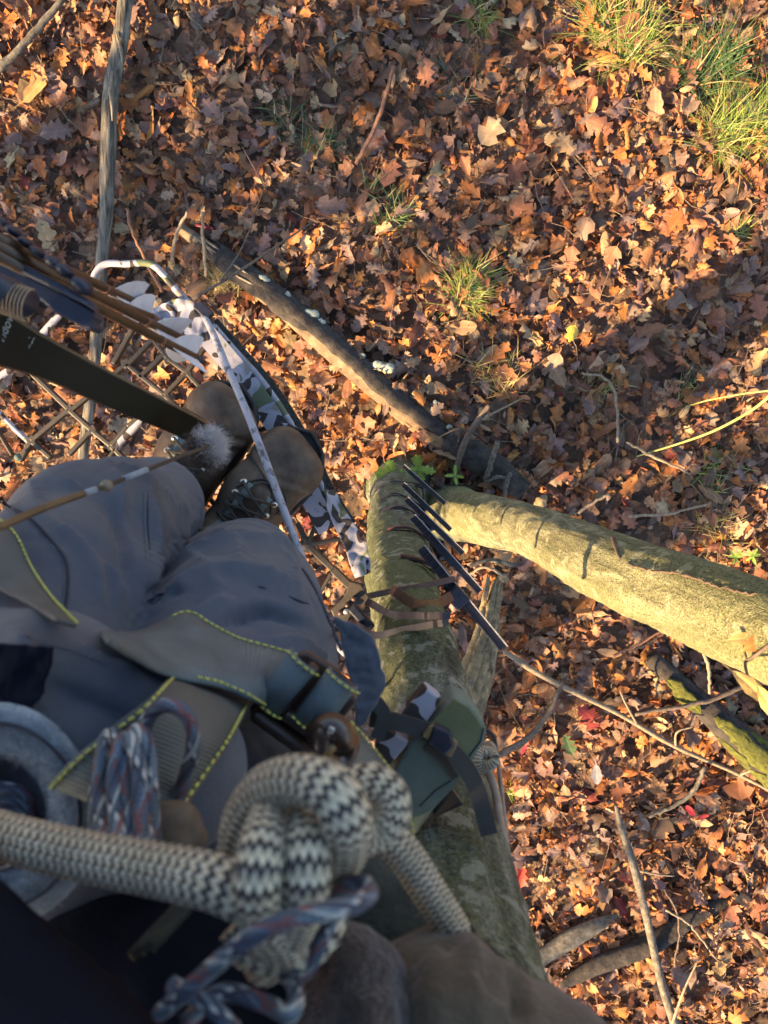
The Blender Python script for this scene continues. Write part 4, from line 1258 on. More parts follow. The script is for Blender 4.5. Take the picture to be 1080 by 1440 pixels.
for a, b, w in [((36, 516), (98, 576), 6.5), ((98, 576), (130, 605), 6.5), ((130, 605), (157, 627), 6.5), ((157, 627), (180, 650), 6.5), ((98, 576), (45, 620), 6.5), ((45, 620), (29, 648), 6.5),
                ((45, 620), (72, 644), 6.5), ((130, 605), (97, 640), 6), ((100, 578), (134, 550), 6), ((134, 550), (178, 512), 6), ((187, 463), (160, 512), 6.5), ((215, 478), (176, 518), 6.5), ((231, 499), (196, 532), 6.5),
                ((213, 474), (237, 505), 6), ((237, 505), (263, 524), 6), ((263, 524), (282, 545), 6), ((298, 474), (262, 526), 6.5), ((278, 444), (232, 500), 6.5), ((165, 628), (150, 650), 5), ((-30, 560), (18, 640), 3.5), ((263, 524), (232, 556), 6),
                ((232, 556), (180, 600), 6), ((180, 600), (157, 627), 6), ((60, 470), (36, 516), 6), ((178, 512), (232, 556), 6), ((232, 556), (290, 612), 6), ((290, 612), (292, 697), 6), ((292, 697), (330, 745), 6), ((330, 745), (433, 766), 6), ((360, 607), (404, 593), 6), ((290, 612), (360, 607), 6)]:
    pbar(a, b, w)
for px, py in [(98, 576), (45, 620), (130, 605), (157, 627), (237, 505), (263, 524), (232, 556), (178, 512)]:    # cast gussets where the bars meet
    c = P(px, py, DP)
    MB().prism([c + Vector((math.cos(k * math.pi / 4 + .4) * (.0085 if k % 2 else .0062), math.sin(k * math.pi / 4 + .4) * (.0085 if k % 2 else .0062), .0055)) for k in range(8)], .011).build('gusset', MT['bracket'], plat, smooth=False)
pbar((433, 766), (455, 708), 6); pbar((433, 766), (494, 755), 6); pbar((418, 735), (433, 766), 7)
pbar((433, 766), (468, 800), 9); pbar((468, 800), (503, 834), 11); pbar((466, 806), (450, 834), 5)
MB().ball(P(433, 766, DP), .013, .013, .007, 12, 6).build('hub', MT['bracket'], plat)
pl = MB().prism([P(x, y, DP - .01) for x, y in [(493, 818), (507, 822), (520, 842), (512, 852), (500, 850), (486, 880), (472, 872), (465, 858), (482, 842)]], .014)
pl.build('bracket_plate', MT['bracket'], plat, smooth=False, bevel=.001)
for x, y in [(498, 842), (489, 851), (479, 862)]:
    MB().tube([P(x, y, DP - .011), P(x, y, DP - .018)], .0045, 10).build('bolt', MT['maroon'], plat)
for px, py, r_ in [(25, 643, 5), (507, 880, 4), (487, 860, 4)]:
    MB().tube([P(px, py, DP - .012), P(px, py, DP - .024)], M(r_, DP), 12).build('knob', MT['pouch'] if px < 100 else MT['bright_edge'], plat)


def band(pts, hpx, mat, name, parent, d=DP, thick=.006):
    """A metal or cloth strap standing on edge or lying flat along pixels."""
    q = spline([(*p, 0) if len(p) == 2 else p for p in pts], 7)
    e0, e1 = [], []
    for i in range(len(q)):
        a, b = q[max(i - 1, 0)], q[min(i + 1, len(q) - 1)]
        t = np.array([b[0] - a[0], b[1] - a[1]]); t /= np.linalg.norm(t)
        nx, ny = -t[1], t[0]
        dd = d + q[i][2]
        e0.append(P(q[i][0] - nx * hpx / 2, q[i][1] - ny * hpx / 2, dd)); e1.append(P(q[i][0] + nx * hpx / 2, q[i][1] + ny * hpx / 2, dd))
    return MB().ribbon(e0, e1, thick, Vector((0, 0, 1))).build(name, mat, parent, smooth=False)


def band_on(bvh, pts, wpx, mat, name, parent, off, default, thick=.006):
    q = spline([(*p, 0) for p in pts], 7)
    cs, p0s, p1s = [], [], []
    for i in range(len(q)):
        a, b = q[max(i - 1, 0)], q[min(i + 1, len(q) - 1)]
        t = np.array([b[0] - a[0], b[1] - a[1]]); t /= np.linalg.norm(t)
        h = on(bvh, q[i][0], q[i][1], off)
        cs.append(h if h is not None else P(q[i][0], q[i][1], default))
        p0s.append((q[i][0] + t[1] * wpx / 2, q[i][1] - t[0] * wpx / 2)); p1s.append((q[i][0] - t[1] * wpx / 2, q[i][1] + t[0] * wpx / 2))
    # a stiff bar: it lies in one plane that just clears the bark
    ds = [CAM_Z - c_.z for c_ in cs]
    lin = np.polyval(np.polyfit(np.arange(len(ds)), ds, 1), np.arange(len(ds)))
    lin = lin - max(0, max(lin - np.array(ds)))
    e0 = [P(x[0], x[1], d) for x, d in zip(p0s, lin)]; e1 = [P(x[0], x[1], d) for x, d in zip(p1s, lin)]
    return MB().ribbon(e0, e1, thick, Vector((0, 0, 1))).build(name, mat, parent, auto=True)


# arms that bite the tree
trunk_r = .066
band_on(BVH1, [(515, 845), (548, 863), (590, 866), (622, 866)], 10, MT['black_metal'], 'arm', plat, .012, DP - .03, .010)
band_on(BVH1, [(500, 878), (528, 893), (575, 884), (622, 876)], 10, MT['black_metal'], 'arm', plat, .012, DP - .03, .010)
MB().bar(P(494, 853, DP - .05), P(523, 884, DP - .05), M(13, DP), .02).build('lever', MT['black_metal'], plat, smooth=False, bevel=.003)
# rim: bar wrapped in camouflage tape, mesh skirt outside
RIM = [(286, 442), (325, 488), (368, 536), (405, 590), (432, 640), (455, 690), (485, 738), (512, 782)]


def rim_tube(pts, rpx, mat, name, d=DP, wob=.0, n=10, dz=0):
    return MB().tube([p + Vector((0, 0, dz)) for p in PS([(*p, d) if len(p) == 2 else p for p in pts], 9)], M(rpx, d), n, wob=wob, seed=3).build(name, MT[mat], plat)


band([(276, 455), (312, 496), (352, 545), (388, 598), (416, 650), (438, 700), (462, 745)], 30, MT['camo'], 'tape_wrap', plat, DP - .012, .012)
band([(300, 452), (338, 494), (381, 543), (417, 598), (444, 650), (466, 694), (494, 738)], 14, MT['mesh_fabric'], 'mesh_skirt', plat, DP + .004, .014)
rim_tube(RIM, 5, 'camo', 'rim')
rim_tube([(128, 402), (136, 382), (150, 371, ), (178, 371), (205, 370), (222, 378), (248, 408), (272, 432), (290, 445)], 4.8, 'camo', 'rim')
rim_tube([(-20, 560), (0, 582), (20, 602), (41, 621)], 4, 'camo', 'rim')
rim_tube([(-25, 556), (0, 530), (22, 512), (70, 458), (100, 425), (130, 398)], 5, 'camo', 'rim')
rim_tube([(205, 582), (188, 602), (170, 620), (163, 632)], 6, 'camo', 'rim', wob=.25)


def cloth(name, outline_rows, mat, parent, d, amp=.008, seed=0, n=14):
    """Crumpled cloth between two pixel polylines."""
    a = spline([(*p, 0) for p in outline_rows[0]], n); b = spline([(*p, 0) for p in outline_rows[1]], n)
    m = min(len(a), len(b)); k = 12
    V, Q = [], []
    for i in range(m):
        for j in range(k + 1):
            t = j / k
            q = a[i] * (1 - t) + b[i] * t
            z = amp * mnoise.noise(Vector((q[0] * .035, q[1] * .035, seed))) * 1.6 + amp * .8 * mnoise.noise(Vector((q[0] * .09, q[1] * .09, seed + 5)))
            V.append(P(q[0] + 3 * mnoise.noise(Vector((q[0] * .06, q[1] * .06, seed + 9))), q[1], d - abs(amp) - z))
    for i in range(m - 1):
        for j in range(k):
            c = i * (k + 1) + j
            Q.append((c, c + 1, c + k + 2, c + k + 1))
    o = MB().add(V, Q).build(name, mat, parent)
    md = o.modifiers.new('thick', 'SOLIDIFY'); md.thickness = .0025
    o.modifiers.new('sub', 'SUBSURF').levels = 1
    o.modifiers['sub'].render_levels = 1
    return o


cloth('tape_end', [[(456, 690), (463, 725), (480, 760), (494, 800), (498, 812)], [(470, 688), (490, 724), (508, 752), (520, 778), (522, 806)]], MT['camo'], plat, DP - .01, .010, 3)
cloth('tape_end', [[(206, 440), (225, 428), (250, 420), (272, 424), (288, 440)], [(212, 452), (236, 456), (258, 468), (272, 478), (296, 482)]], MT['camo'], plat, DP - .006, .008, 5)
cloth('tape_end', [[(396, 594), (418, 600), (428, 610)], [(402, 606), (416, 608), (420, 614)]], MT['camo'], plat, DP - .014, .003, 8)
cab = MB().tube(PS([(286, 442, 1.18), (300, 470, 1.16), (316, 508, 1.13), (345, 575, 1.08), (370, 640, 1.04), (402, 725, 1.0), (436, 815, .955), (470, 900, .91), (540, 965, .93)], 10), [.0050, .0052, .0048], 10, wob=.2, seed=2)
cab.build('side_cable', mat_noise('taped_cable', (.06, .055, .065), (.30, .295, .335), 60, .6, .3, .001, 200, lo=.35, hi=.5), plat)
MB().bar(P(278, 428, DP - .02), P(296, 446, DP - .02), .016, .016).build('clamp', MT['black_metal'], plat, smooth=False, bevel=.002)

# ------------------------------------------------------------------ climbing sticks strapped to the tree
STEP = [((592, 770), (708, 911), 1.50, 'topmost of the climbing sticks, with the wide black step and cam buckle'),
        ((580, 726), (675, 832), 1.94, 'second climbing stick below the topmost, bolted along the tree'),
        ((571, 701), (651, 778), 2.45, 'third climbing stick down the tree'),
        ((566, 680), (634, 745), 2.92, 'fourth climbing stick down the tree'),
        ((567, 655), (626, 708), 3.48, 'lowest climbing stick, nearest the ground')]


def trunk_at(z):
    i = int(np.argmin(np.abs(MTR[:, 2] - z)))
    return Vector(MTR[i, :3]), float(MTR[i, 3])


for k, (a, b, d, lb) in enumerate(STEP):
    p0, p1 = P(*a, d), P(*b, d)
    c = (p0 + p1) / 2
    tc, tr = trunk_at(c.z)
    t = thing('climbing_stick', c - Vector((0, 0, .38)), lb, 'climbing stick', 'climbing sticks on the tree')
    u = (p1 - p0).normalized(); out = (c - tc); out.z = 0; out.normalize()
    wv = Vector((-u.y, u.x, 0)) * .0085
    MB().box(c, u * (p1 - p0).length / 2, wv, Vector((0, 0, .004))).build('step', MT['black_metal'], t, smooth=False, bevel=.0015)
    for s in (-1, 1):                                            # raised side rails, one black and one of bright metal
        MB().box(c + wv * s * 1.0 + Vector((0, 0, .007)), u * (p1 - p0).length / 2 * .995, wv * .14, Vector((0, 0, .006))).build('step_rail', MT['black_metal'] if s < 0 else MT['bright_edge'], t, smooth=False)
    for s in np.linspace(-.86, -.35, 5):
        MB().box(c + u * (p1 - p0).length / 2 * s + Vector((0, 0, .005)), u * .0014, wv * .95, Vector((0, 0, .004))).build('tread', MT['maroon'], t, smooth=False)
    pole_c = c - out * .012
    MB().tube([pole_c + Vector((0, 0, -.004)), pole_c + Vector((0, 0, -.42))], .0135, 12).build('pole', MT['black_metal'], t)
    # standoff claw: two curved arms reaching round the bark
    for s in (-1, 1):
        side = Vector((-out.y, out.x, 0)) * s
        z = Vector((0, 0, -.05))
        q = [pole_c + z, pole_c + z - out * .02 + side * .035, tc + Vector((0, 0, c.z - tc.z - .05)) + out * tr * .55 + side * tr * .95, tc + Vector((0, 0, c.z - tc.z - .05)) - out * tr * .1 + side * (tr + .008)]
        qs = [Vector(x) for x in spline(q, 6)]
        MB().ribbon([x + Vector((0, 0, .014)) for x in qs], [x - Vector((0, 0, .014)) for x in qs], .006).build('claw', MT['maroon'] if k < 2 else MT['black_metal'], t, smooth=False)
    ring = []
    for j in range(33):
        an = 2 * math.pi * j / 32
        ring.append(tc + Vector((math.cos(an) * (tr + .004), math.sin(an) * (tr + .004), c.z - tc.z - .13 + .01 * math.sin(an * 2))))
    MB().ribbon([x + Vector((0, 0, .0125)) for x in ring], [x - Vector((0, 0, .0125)) for x in ring], .002).build('strap', MT['webbing_brown'] if k < 2 else MT['webbing_black'], t, smooth=False)
    if k == 0:
        MB().bar(P(634, 848, 1.47), P(652, 832, 1.47), .036, .03).build('cam_buckle', MT['black_metal'], t, smooth=False, bevel=.003)
        band([(626, 858), (622, 882), (632, 900), (637, 922)], 17, MT['black_metal'], 'hook', t, 1.46, .008)
        band_on(BVH1, [(520, 838), (560, 830), (600, 823), (640, 814)], 8, MT['maroon'], 'claw', t, .008, 1.44, .006)
        band_on(BVH1, [(555, 832), (580, 848), (612, 850), (636, 838)], 14, MT['maroon'], 'claw', t, .008, 1.45, .006)

# ------------------------------------------------------------------ the hunter
person = thing('person', P(320, 700, DP - .012), 'person in grey trousers, brown boots and dark jacket standing on the tree platform', 'person')
hipL, hipR = (10, 1000, .42), (265, 1080, .42)
prims = []


def leg(chain, k=.03):
    for a, b in zip(chain[:-1], chain[1:]):
        prims.append((np.array(P(*a[:3])), np.array(P(*b[:3])), a[3], b[3], k))


leg([(226, 712, 1.035, .055), (216, 714, .98, .058), (170, 732, .82, .062), (122, 766, .68, .068), (70, 850, .57, .067), (0, 1000, .47, .074)])
NLEG = len(prims)
leg([(348, 795, 1.045, .056), (348, 802, .97, .059), (338, 824, .83, .065), (333, 860, .70, .073), (326, 935, .60, .077), (290, 1060, .50, .080)])
NLEG2 = len(prims)
leg([(-10, 985, .42, .052), (60, 1003, .40, .052), (150, 1040, .39, .047), (225, 1085, .39, .045)], .012)
leg([(10, 1090, .50, .080), (120, 1150, .50, .085), (270, 1150, .51, .085)], .05)
leg([(430, 1190, .53, .050), (300, 1200, .51, .080)], .05)
TV, TQ = sdf_mesh('trousers', prims, .0042, .03, groups=[(0, NLEG), (NLEG, NLEG2), (NLEG2, len(prims))], kg=.010)
TN = normals_of(TV, TQ)
BV0 = BVHTree.FromPolygons([Vector(v) for v in TV], [tuple(q) for q in TQ])
# pulled folds of the canvas
FOLDS = [([(118, 640), (190, 672), (255, 715)], .004, .012), ([(208, 672), (212, 760), (205, 850)], .005, .012), ([(0, 668), (60, 672), (120, 690)], .003, .010), ([(282, 712), (250, 762), (215, 815), (180, 880)], .004, .012),
         ([(225, 800), (300, 770), (380, 762), (425, 790)], .0045, .012), ([(200, 865), (275, 815), (360, 808), (440, 840)], .004, .014), ([(300, 880), (370, 855), (440, 880)], -.004, .012), ([(210, 850), (240, 835), (262, 835)], -.006, .006),
         ([(330, 730), (360, 728), (400, 745)], .003, .008), ([(260, 785), (330, 750), (400, 765)], -.003, .008), ([(150, 700), (180, 760), (185, 830)], -.004, .012), ([(60, 720), (120, 780), (140, 860)], .004, .012),
         ([(20, 885), (45, 925), (40, 960)], .004, .010), ([(100, 900), (150, 935), (220, 965)], .003, .008), ([(380, 900), (430, 905), (470, 940)], .003, .012), ([(60, 960), (140, 990), (200, 1030)], -.003, .014),
         ([(272, 742), (240, 790), (175, 885)], -.006, .007),
         ([(0, 706), (40, 728), (70, 758), (93, 790), (95, 830), (90, 866)], .0012, .006), ([(425, 800), (445, 835), (465, 880), (480, 915)], .0016, .008),
         ([(285, 735), (330, 762), (352, 800)], .003, .010), ([(255, 770), (300, 800), (315, 850)], .0025, .012), ([(150, 655), (170, 690), (165, 740)], .003, .012), ([(240, 690), (262, 720), (282, 728)], .003, .007),
         ([(390, 770), (412, 800), (420, 850)], .0025, .010), ([(20, 660), (50, 690), (60, 740)], .0022, .014), ([(250, 880), (300, 850), (330, 845)], .0022, .010), ([(130, 780), (160, 820), (165, 870)], .003, .012)]
def apply_folds(V, N, bvh, folds, gain=1.0):
    """Pull folds: steep on one side, sloping off on the other, as cloth lies."""
    V = V.copy()
    for pts, amp, wd in folds:
        L = [on(bvh, q[0], q[1]) for q in spline([(*p, 0) for p in pts], 10)]
        L = np.array([tuple(x) for x in L if x is not None])
        if len(L) < 3: continue
        box = ((V > L.min(0) - 4 * wd) & (V < L.max(0) + 4 * wd)).all(1)
        idx = np.where(box)[0]
        if not len(idx): continue
        D = V[idx][:, None] - L[None]
        dist = np.linalg.norm(D, axis=2)
        j = dist.argmin(1)
        T = np.gradient(L, axis=0); T /= np.linalg.norm(T, axis=1, keepdims=True) + 1e-9
        side = np.cross(T[j], N[idx]); sg = np.einsum('ij,ij->i', D[np.arange(len(idx)), j], side)
        d = dist.min(1)
        along = np.minimum(j, len(L) - 1 - j) / (len(L) * .3)
        fade = np.clip(along + .15, 0, 1)
        prof = np.where(sg > 0, np.exp(-(d / wd) * 1.3), np.exp(-(d / (wd * .30)) ** 2))
        V[idx] += N[idx] * (gain * amp * prof * fade)[:, None]
    return V


TV = apply_folds(TV, TN, BV0, FOLDS, 3.3)
nz = np.array([mnoise.noise(Vector(v) * 11) * .0016 + mnoise.noise(Vector((v[0] * 60, v[1] * 60, v[2] * 60))) * .0004 for v in TV])
def crease(v, sc, s):
    q = Vector((v[0] * sc[0], v[1] * sc[1], v[2] * sc[2])) + Vector((s, s * 2, s * 3))
    q += Vector((mnoise.noise(q * .7), mnoise.noise(q * .7 + Vector((5, 1, 2))), 0)) * .8
    return (1 - min(1, abs(mnoise.noise(q)) * 3.4)) ** 2


nz -= np.array([.0050 * crease(v, (7, 11, 18), 1.0) * max(0, mnoise.noise(Vector(v) * 6) + .35) + .0038 * crease(v, (22, 12, 20), 4.0) * max(0, mnoise.noise(Vector(v) * 7 + Vector((3, 3, 3))) + .2) for v in TV])
TV = TV + TN * nz[:, None]
BVT = BVHTree.FromPolygons([Vector(v) for v in TV], [tuple(q) for q in TQ])
trou = link('trousers', np_mesh('trousers', TV, TQ), MT['trouser'], person)
md = trou.modifiers.new('sub', 'SUBSURF'); md.levels = 1; md.render_levels = 1


def drape(pts, off, default=.45, n=6):
    return [on(BVT, q[0], q[1], off, default) for q in spline([(*p, 0) for p in pts], n)]


def seam(pts, rad=.0011, mat='seam', off=.0002):
    MB().tube(drape(pts, off), [rad * .15, rad, rad, rad * .15] if len(pts) < 4 else rad, 6).build('seam', MT[mat], trou)


seam([(0, 706), (40, 728), (70, 758), (93, 790), (95, 830), (90, 866)])
seam([(205, 846), (222, 838), (232, 834)], .0011)  # short dark line: crease shade put into the colour
seam([(362, 825), (368, 826), (375, 828)], .0009); seam([(405, 838), (420, 845), (436, 850)], .0011)  # dark dashes painted for the shade in small creases
seam([(425, 800), (445, 835), (465, 880), (480, 915)], .0012)
seam([(208, 690), (208, 740), (212, 790)], .0008)
# blue-grey cargo flap hanging at the outer thigh
fl = [(470, 868), (496, 878), (522, 895), (533, 925), (541, 955), (538, 985), (520, 1008), (504, 1022), (498, 985), (488, 930), (478, 895)]
o = cloth('cargo_flap', [[(468, 866), (478, 900), (490, 950), (498, 990), (503, 1024)], [(500, 878), (526, 900), (537, 935), (541, 965), (516, 1014)]], MT['trouser_flap'], person, .53, .0016, 6)
cloth('navy_patch', [[(-5, 905), (20, 906), (50, 908), (75, 912)], [(-5, 1010), (20, 1010), (50, 990), (64, 960)]], MT['navy'], person, .345, .0012, 2)  # flat navy cloth patch at the left edge


# boots: one built, then its mirror
def boot(name, toe, heel, label, lace):
    b = empty('boot', (0, 0, 0)); b.parent = person
    b.name = 'boot'
    b['label'] = label
    z0 = CAM_Z - DP + .0062
    T, H = P(*toe, DP - .05), P(*heel, DP - .05)
    u = (T - H); u.z = 0; L = u.length; u.normalize(); v = Vector((-u.y, u.x, 0))
    b.location = Vector((H.x, H.y, z0)) - world_loc(person)
    C = lambda x, y, z: Vector((H.x, H.y, z0)) + u * x + v * y + Vector((0, 0, z))
    A = lambda *q: np.array(C(*q))
    pr = [(A(.05, 0, .045), A(.10, 0, .05), .040, .040), (A(.10, 0, .05), A(.19, .004, .052), .040, .045), (A(.19, .004, .052), A(L - .075, .003, .040), .045, .041), (A(L - .056, -.020, .034), A(L - .046, .018, .034), .036, .036), (A(.075, 0, .06), A(.085, 0, .20), .047, .050)]
    low = z0 + .022
    V, Q = sdf_mesh('upper', pr, .004, .035, cut=lambda G: (low - G[..., 2]))
    nz = np.array([mnoise.noise(Vector(p) * 30) * .0012 + mnoise.noise(Vector(p) * 75) * .0006 for p in V])
    N = normals_of(V, Q)
    # flex creases behind the toes
    for cx, amp in ((L - .082, -.0024), (L - .09, .002), (L - .10, -.002)):
        s = (V - np.array(C(0, 0, 0))) @ np.array(u); w = (V - np.array(C(0, 0, 0))) @ np.array(v)
        nz += amp * np.exp(-((s - cx - .3 * np.abs(w)) / .004) ** 2) * (V[:, 2] > z0 + .05)
    V = V + N * nz[:, None]
    bv = BVHTree.FromPolygons([Vector(p) for p in V], [tuple(q) for q in Q])
    up = link('upper', np_mesh('upper', V, Q), MT['boot'], b)
    up.modifiers.new('sub', 'SUBSURF').levels = 1; up.modifiers['sub'].render_levels = 1
    hw = lambda x: np.interp(x, [0, .02, .06, .10, .16, L - .10, L - .06, L - .03, L - .012, L], [.012, .033, .043, .043, .044, .0545, .0555, .046, .032, .004])
    xs = np.r_[np.linspace(0, .02, 4), np.linspace(.03, L - .06, 16), np.linspace(L - .05, L, 12)]
    out = [C(x, hw(x), .030) for x in xs] + [C(x, -hw(x), .030) for x in xs[::-1]]
    MB().prism(out, .030).build('sole', MT['sole'], b, smooth=False, bevel=.004)
    welt = [C(x, hw(x) * .985 - .002, .0325) for x in xs] + [C(x, -hw(x) * .985 + .002, .0325) for x in xs[::-1]]
    MB().tube(welt + welt[:1], .0032, 6).build('welt', MT['sole'], b)
    down = lambda x, y, off=.0: (lambda h: (h[0] + h[1] * off) if h[0] is not None else C(x, y, .10))(bv.ray_cast(C(x, y, .6), Vector((0, 0, -1))))
    # stitched toe line and vamp seams
    MB().tube([down(L - .13 + .05 * (1 - (k / 10 - 1) ** 2), -.052 + .0104 * k, .0006) for k in range(1, 10)], .0017, 6).build('stitch_line', MT['sole'], b)
    MB().tube([down(L - .125 + .035 * math.sin(k / 12 * math.pi), -.03 + .06 * k / 12, .0006) for k in range(13)], .0015, 6).build('stitch_line', MT['sole'], b)
    e0 = [down(x, -.020 - .00 * x, .0025) for x in np.linspace(.105, L - .108, 8)]; e1 = [down(x, .020, .0025) for x in np.linspace(.105, L - .108, 8)]
    MB().ribbon(e0, e1, .003, Vector((0, 0, 1))).build('tongue', MT['tongue'], b)
    for k in range(5):
        x = L - .112 - k * .019
        for s in (-1, 1):
            MB().ball(down(x, s * .026, .002), .006, .0045, .0045, 10, 6).build('lace_hook', MT['steel'] if k % 3 == 1 or k == 0 else MT['sole'], b)
        if k < 4:
            for s in (-1, 1):
                q = [down(x + (-.019) * t, s * (.026 - .052 * t), .006) for t in np.linspace(0, 1, 7)]
                MB().tube(q, .0021, 8, seam=True).build('lace', MT['lace'], b)
    if lace:
        MB().tube([down(L - .11 + .02 * math.sin(a), -.002 - .025 * math.cos(a) - .012, .003) for a in np.linspace(-.6, 3.9, 22)], .0014, 7, seam=True).build('lace', MT['lace'], b)
    return b


boot('boot', (437, 609), (258, 838), 'brown leather boot nearest the tree with laces showing', True)
lb_ = boot('boot', (336, 541), (186, 794), 'brown boot behind the white fur puff, its toe in the sun', False)

# jacket: hem of the torso, arms kept behind the camera
axis_f = Vector((.6, .8, 0)); axis_l = Vector((.8, -.6, 0))
tc0 = Vector((-.155, -.268, 0))
jp = []
J = lambda l, f, z: np.array(tc0 + axis_l * l + axis_f * f + Vector((0, 0, z)))
for l in (-.20, -.11, -.01):
    jp.append((J(l, 0, 4.235), J(l * .95, -.03, 4.86), .118, .13, .08))
jp.append((J(-.28, -.05, 4.92), J(.06, -.05, 4.92), .085, .085, .06))
jp.append((J(-.30, -.05, 4.90), J(-.38, -.12, 4.60), .07, .062, .05))
jp.append((J(-.38, -.12, 4.60), J(-.41, .0, 4.42), .060, .05, .04))
jp.append((J(.07, -.07, 4.90), J(.08, -.2, 4.62), .065, .058, .05))
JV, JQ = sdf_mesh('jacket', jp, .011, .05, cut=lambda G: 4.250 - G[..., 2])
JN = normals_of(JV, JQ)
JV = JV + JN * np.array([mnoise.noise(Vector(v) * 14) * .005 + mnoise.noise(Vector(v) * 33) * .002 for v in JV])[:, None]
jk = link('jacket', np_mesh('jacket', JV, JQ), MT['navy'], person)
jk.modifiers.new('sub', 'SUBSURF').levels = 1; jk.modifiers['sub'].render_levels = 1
bp = [(J(-.11, -.02, 4.3), J(-.11, -.03, 4.9), .10, .11, .05), (J(-.11, -.03, 4.95), J(-.11, 0, 5.10), .055, .052, .04), (J(-.11, .01, 5.16), J(-.11, .02, 5.24), .078, .085, .04), (J(-.11, .10, 5.17), J(-.11, .112, 5.155), .013, .015, .02),
      (J(-.19, .01, 5.18), J(-.19, .012, 5.165), .014, .012, .01), (J(-.03, .01, 5.18), J(-.03, .012, 5.165), .014, .012, .01)]
BV_, BQ_ = sdf_mesh('body', bp, .012, .04)
link('body', np_mesh('body', BV_, BQ_), MT['skin'], person)
hp_ = [(J(-.11, 0, 5.22), J(-.11, .01, 5.27), .092, .088, .03), (J(-.11, .09, 5.23), J(-.11, .14, 5.215), .045, .03, .03)]
hv, hq = sdf_mesh('cap', hp_, .008, .03, cut=lambda G: 5.205 - G[..., 2])
link('cap', np_mesh('cap', hv, hq), MT['olive_cloth'], person)
# brown jacket flap rolling over in front of the tree, dark lining behind it
fp = [(np.array(P(610, 1520, .27)), np.array(P(960, 1765, .27)), .046, .055), (np.array(P(500, 1500, .30)), np.array(P(610, 1520, .28)), .030, .046)]
FV, FQ = sdf_mesh('jacket_flap', fp, .004, .03)
FN = normals_of(FV, FQ)
FV = FV + FN * np.array([.004 * math.sin((v[0] * .8 - v[1] * .6) * 95 + 1.5 * mnoise.noise(Vector(v) * 12)) * mnoise.noise(Vector(v) * 9 + Vector((3, 1, 2))) * 3 - .006 * crease(v, (16, 16, 10), 2.0) + .0035 * mnoise.noise(Vector(v) * 28) for v in FV])[:, None]
FB = BVHTree.FromPolygons([Vector(v) for v in FV], [tuple(q) for q in FQ])
FV = apply_folds(FV, normals_of(FV, FQ), FB, [([(668, 1325), (662, 1370), (672, 1450)], .005, .008), ([(610, 1330), (622, 1390), (600, 1450)], .005, .009), ([(720, 1355), (735, 1400), (730, 1450)], -.004, .007), ([(640, 1390), (700, 1420), (760, 1450)], .003, .006)], 1.6)
link('jacket_flap', np_mesh('jacket_flap', FV, FQ), MT['olive_cloth'], person)
gp = [(np.array(P(505, 1262, .34)), np.array(P(650, 1400, .33)), .020, .024), (np.array(P(520, 1345, .35)), np.array(P(600, 1460, .34)), .034, .034)]
GV, GQ = sdf_mesh('jacket_lining', gp, .004, .03)
GN = normals_of(GV, GQ)
GV = GV + GN * np.array([.005 * mnoise.noise(Vector(v) * 22) - .005 * crease(v, (18, 26, 18), 5.0) + .003 * mnoise.noise(Vector(v) * 50) for v in GV])[:, None]
link('jacket_lining', np_mesh('jacket_lining', GV, GQ), MT['green_cloth'], person)
dp2 = [(np.array(P(150, 1400, .40)), np.array(P(330, 1400, .40)), .052, .052), (np.array(P(330, 1400, .40)), np.array(P(560, 1400, .40)), .052, .055), (np.array(P(250, 1560, .36)), np.array(P(520, 1560, .36)), .06, .06)]  # dark cloth added behind the knot, standing in for deep shade
DV, DQ = sdf_mesh('shade_backing', dp2, .005, .03)
DN = normals_of(DV, DQ)
DV = DV + DN * np.array([.005 * mnoise.noise(Vector(v) * 20) + .003 * mnoise.noise(Vector(v) * 48) for v in DV])[:, None]
link('shade_backing', np_mesh('shade_backing', DV, DQ), MT['navy'], person)
sp_ = [(np.array(P(488, 1345, .262)), np.array(P(500, 1440, .255)), .012, .019), (np.array(P(500, 1440, .255)), np.array(P(470, 1500, .25)), .019, .02), (np.array(P(512, 1390, .262)), np.array(P(525, 1450, .262)), .012, .014)]
SV, SQ = sdf_mesh('suede_pouch', sp_, .0022, .012)
SN = normals_of(SV, SQ)
SV = SV + SN * np.array([.003 * mnoise.noise(Vector(v) * 40) - .003 * crease(v, (40, 30, 40), 3.0) + .0008 * mnoise.noise(Vector(v) * 160) for v in SV])[:, None]
tag(link('suede_pouch', np_mesh('suede_pouch', SV, SQ), MT['suede']), 'lumpy brown suede pouch under the big knot at the bottom', 'pouch')
# ------------------------------------------------------------------ harness straps over the trousers
har = thing('safety_harness', P(330, 980, .5), 'webbing harness with yellow stitching and a dark steel buckle round the thighs', 'harness')


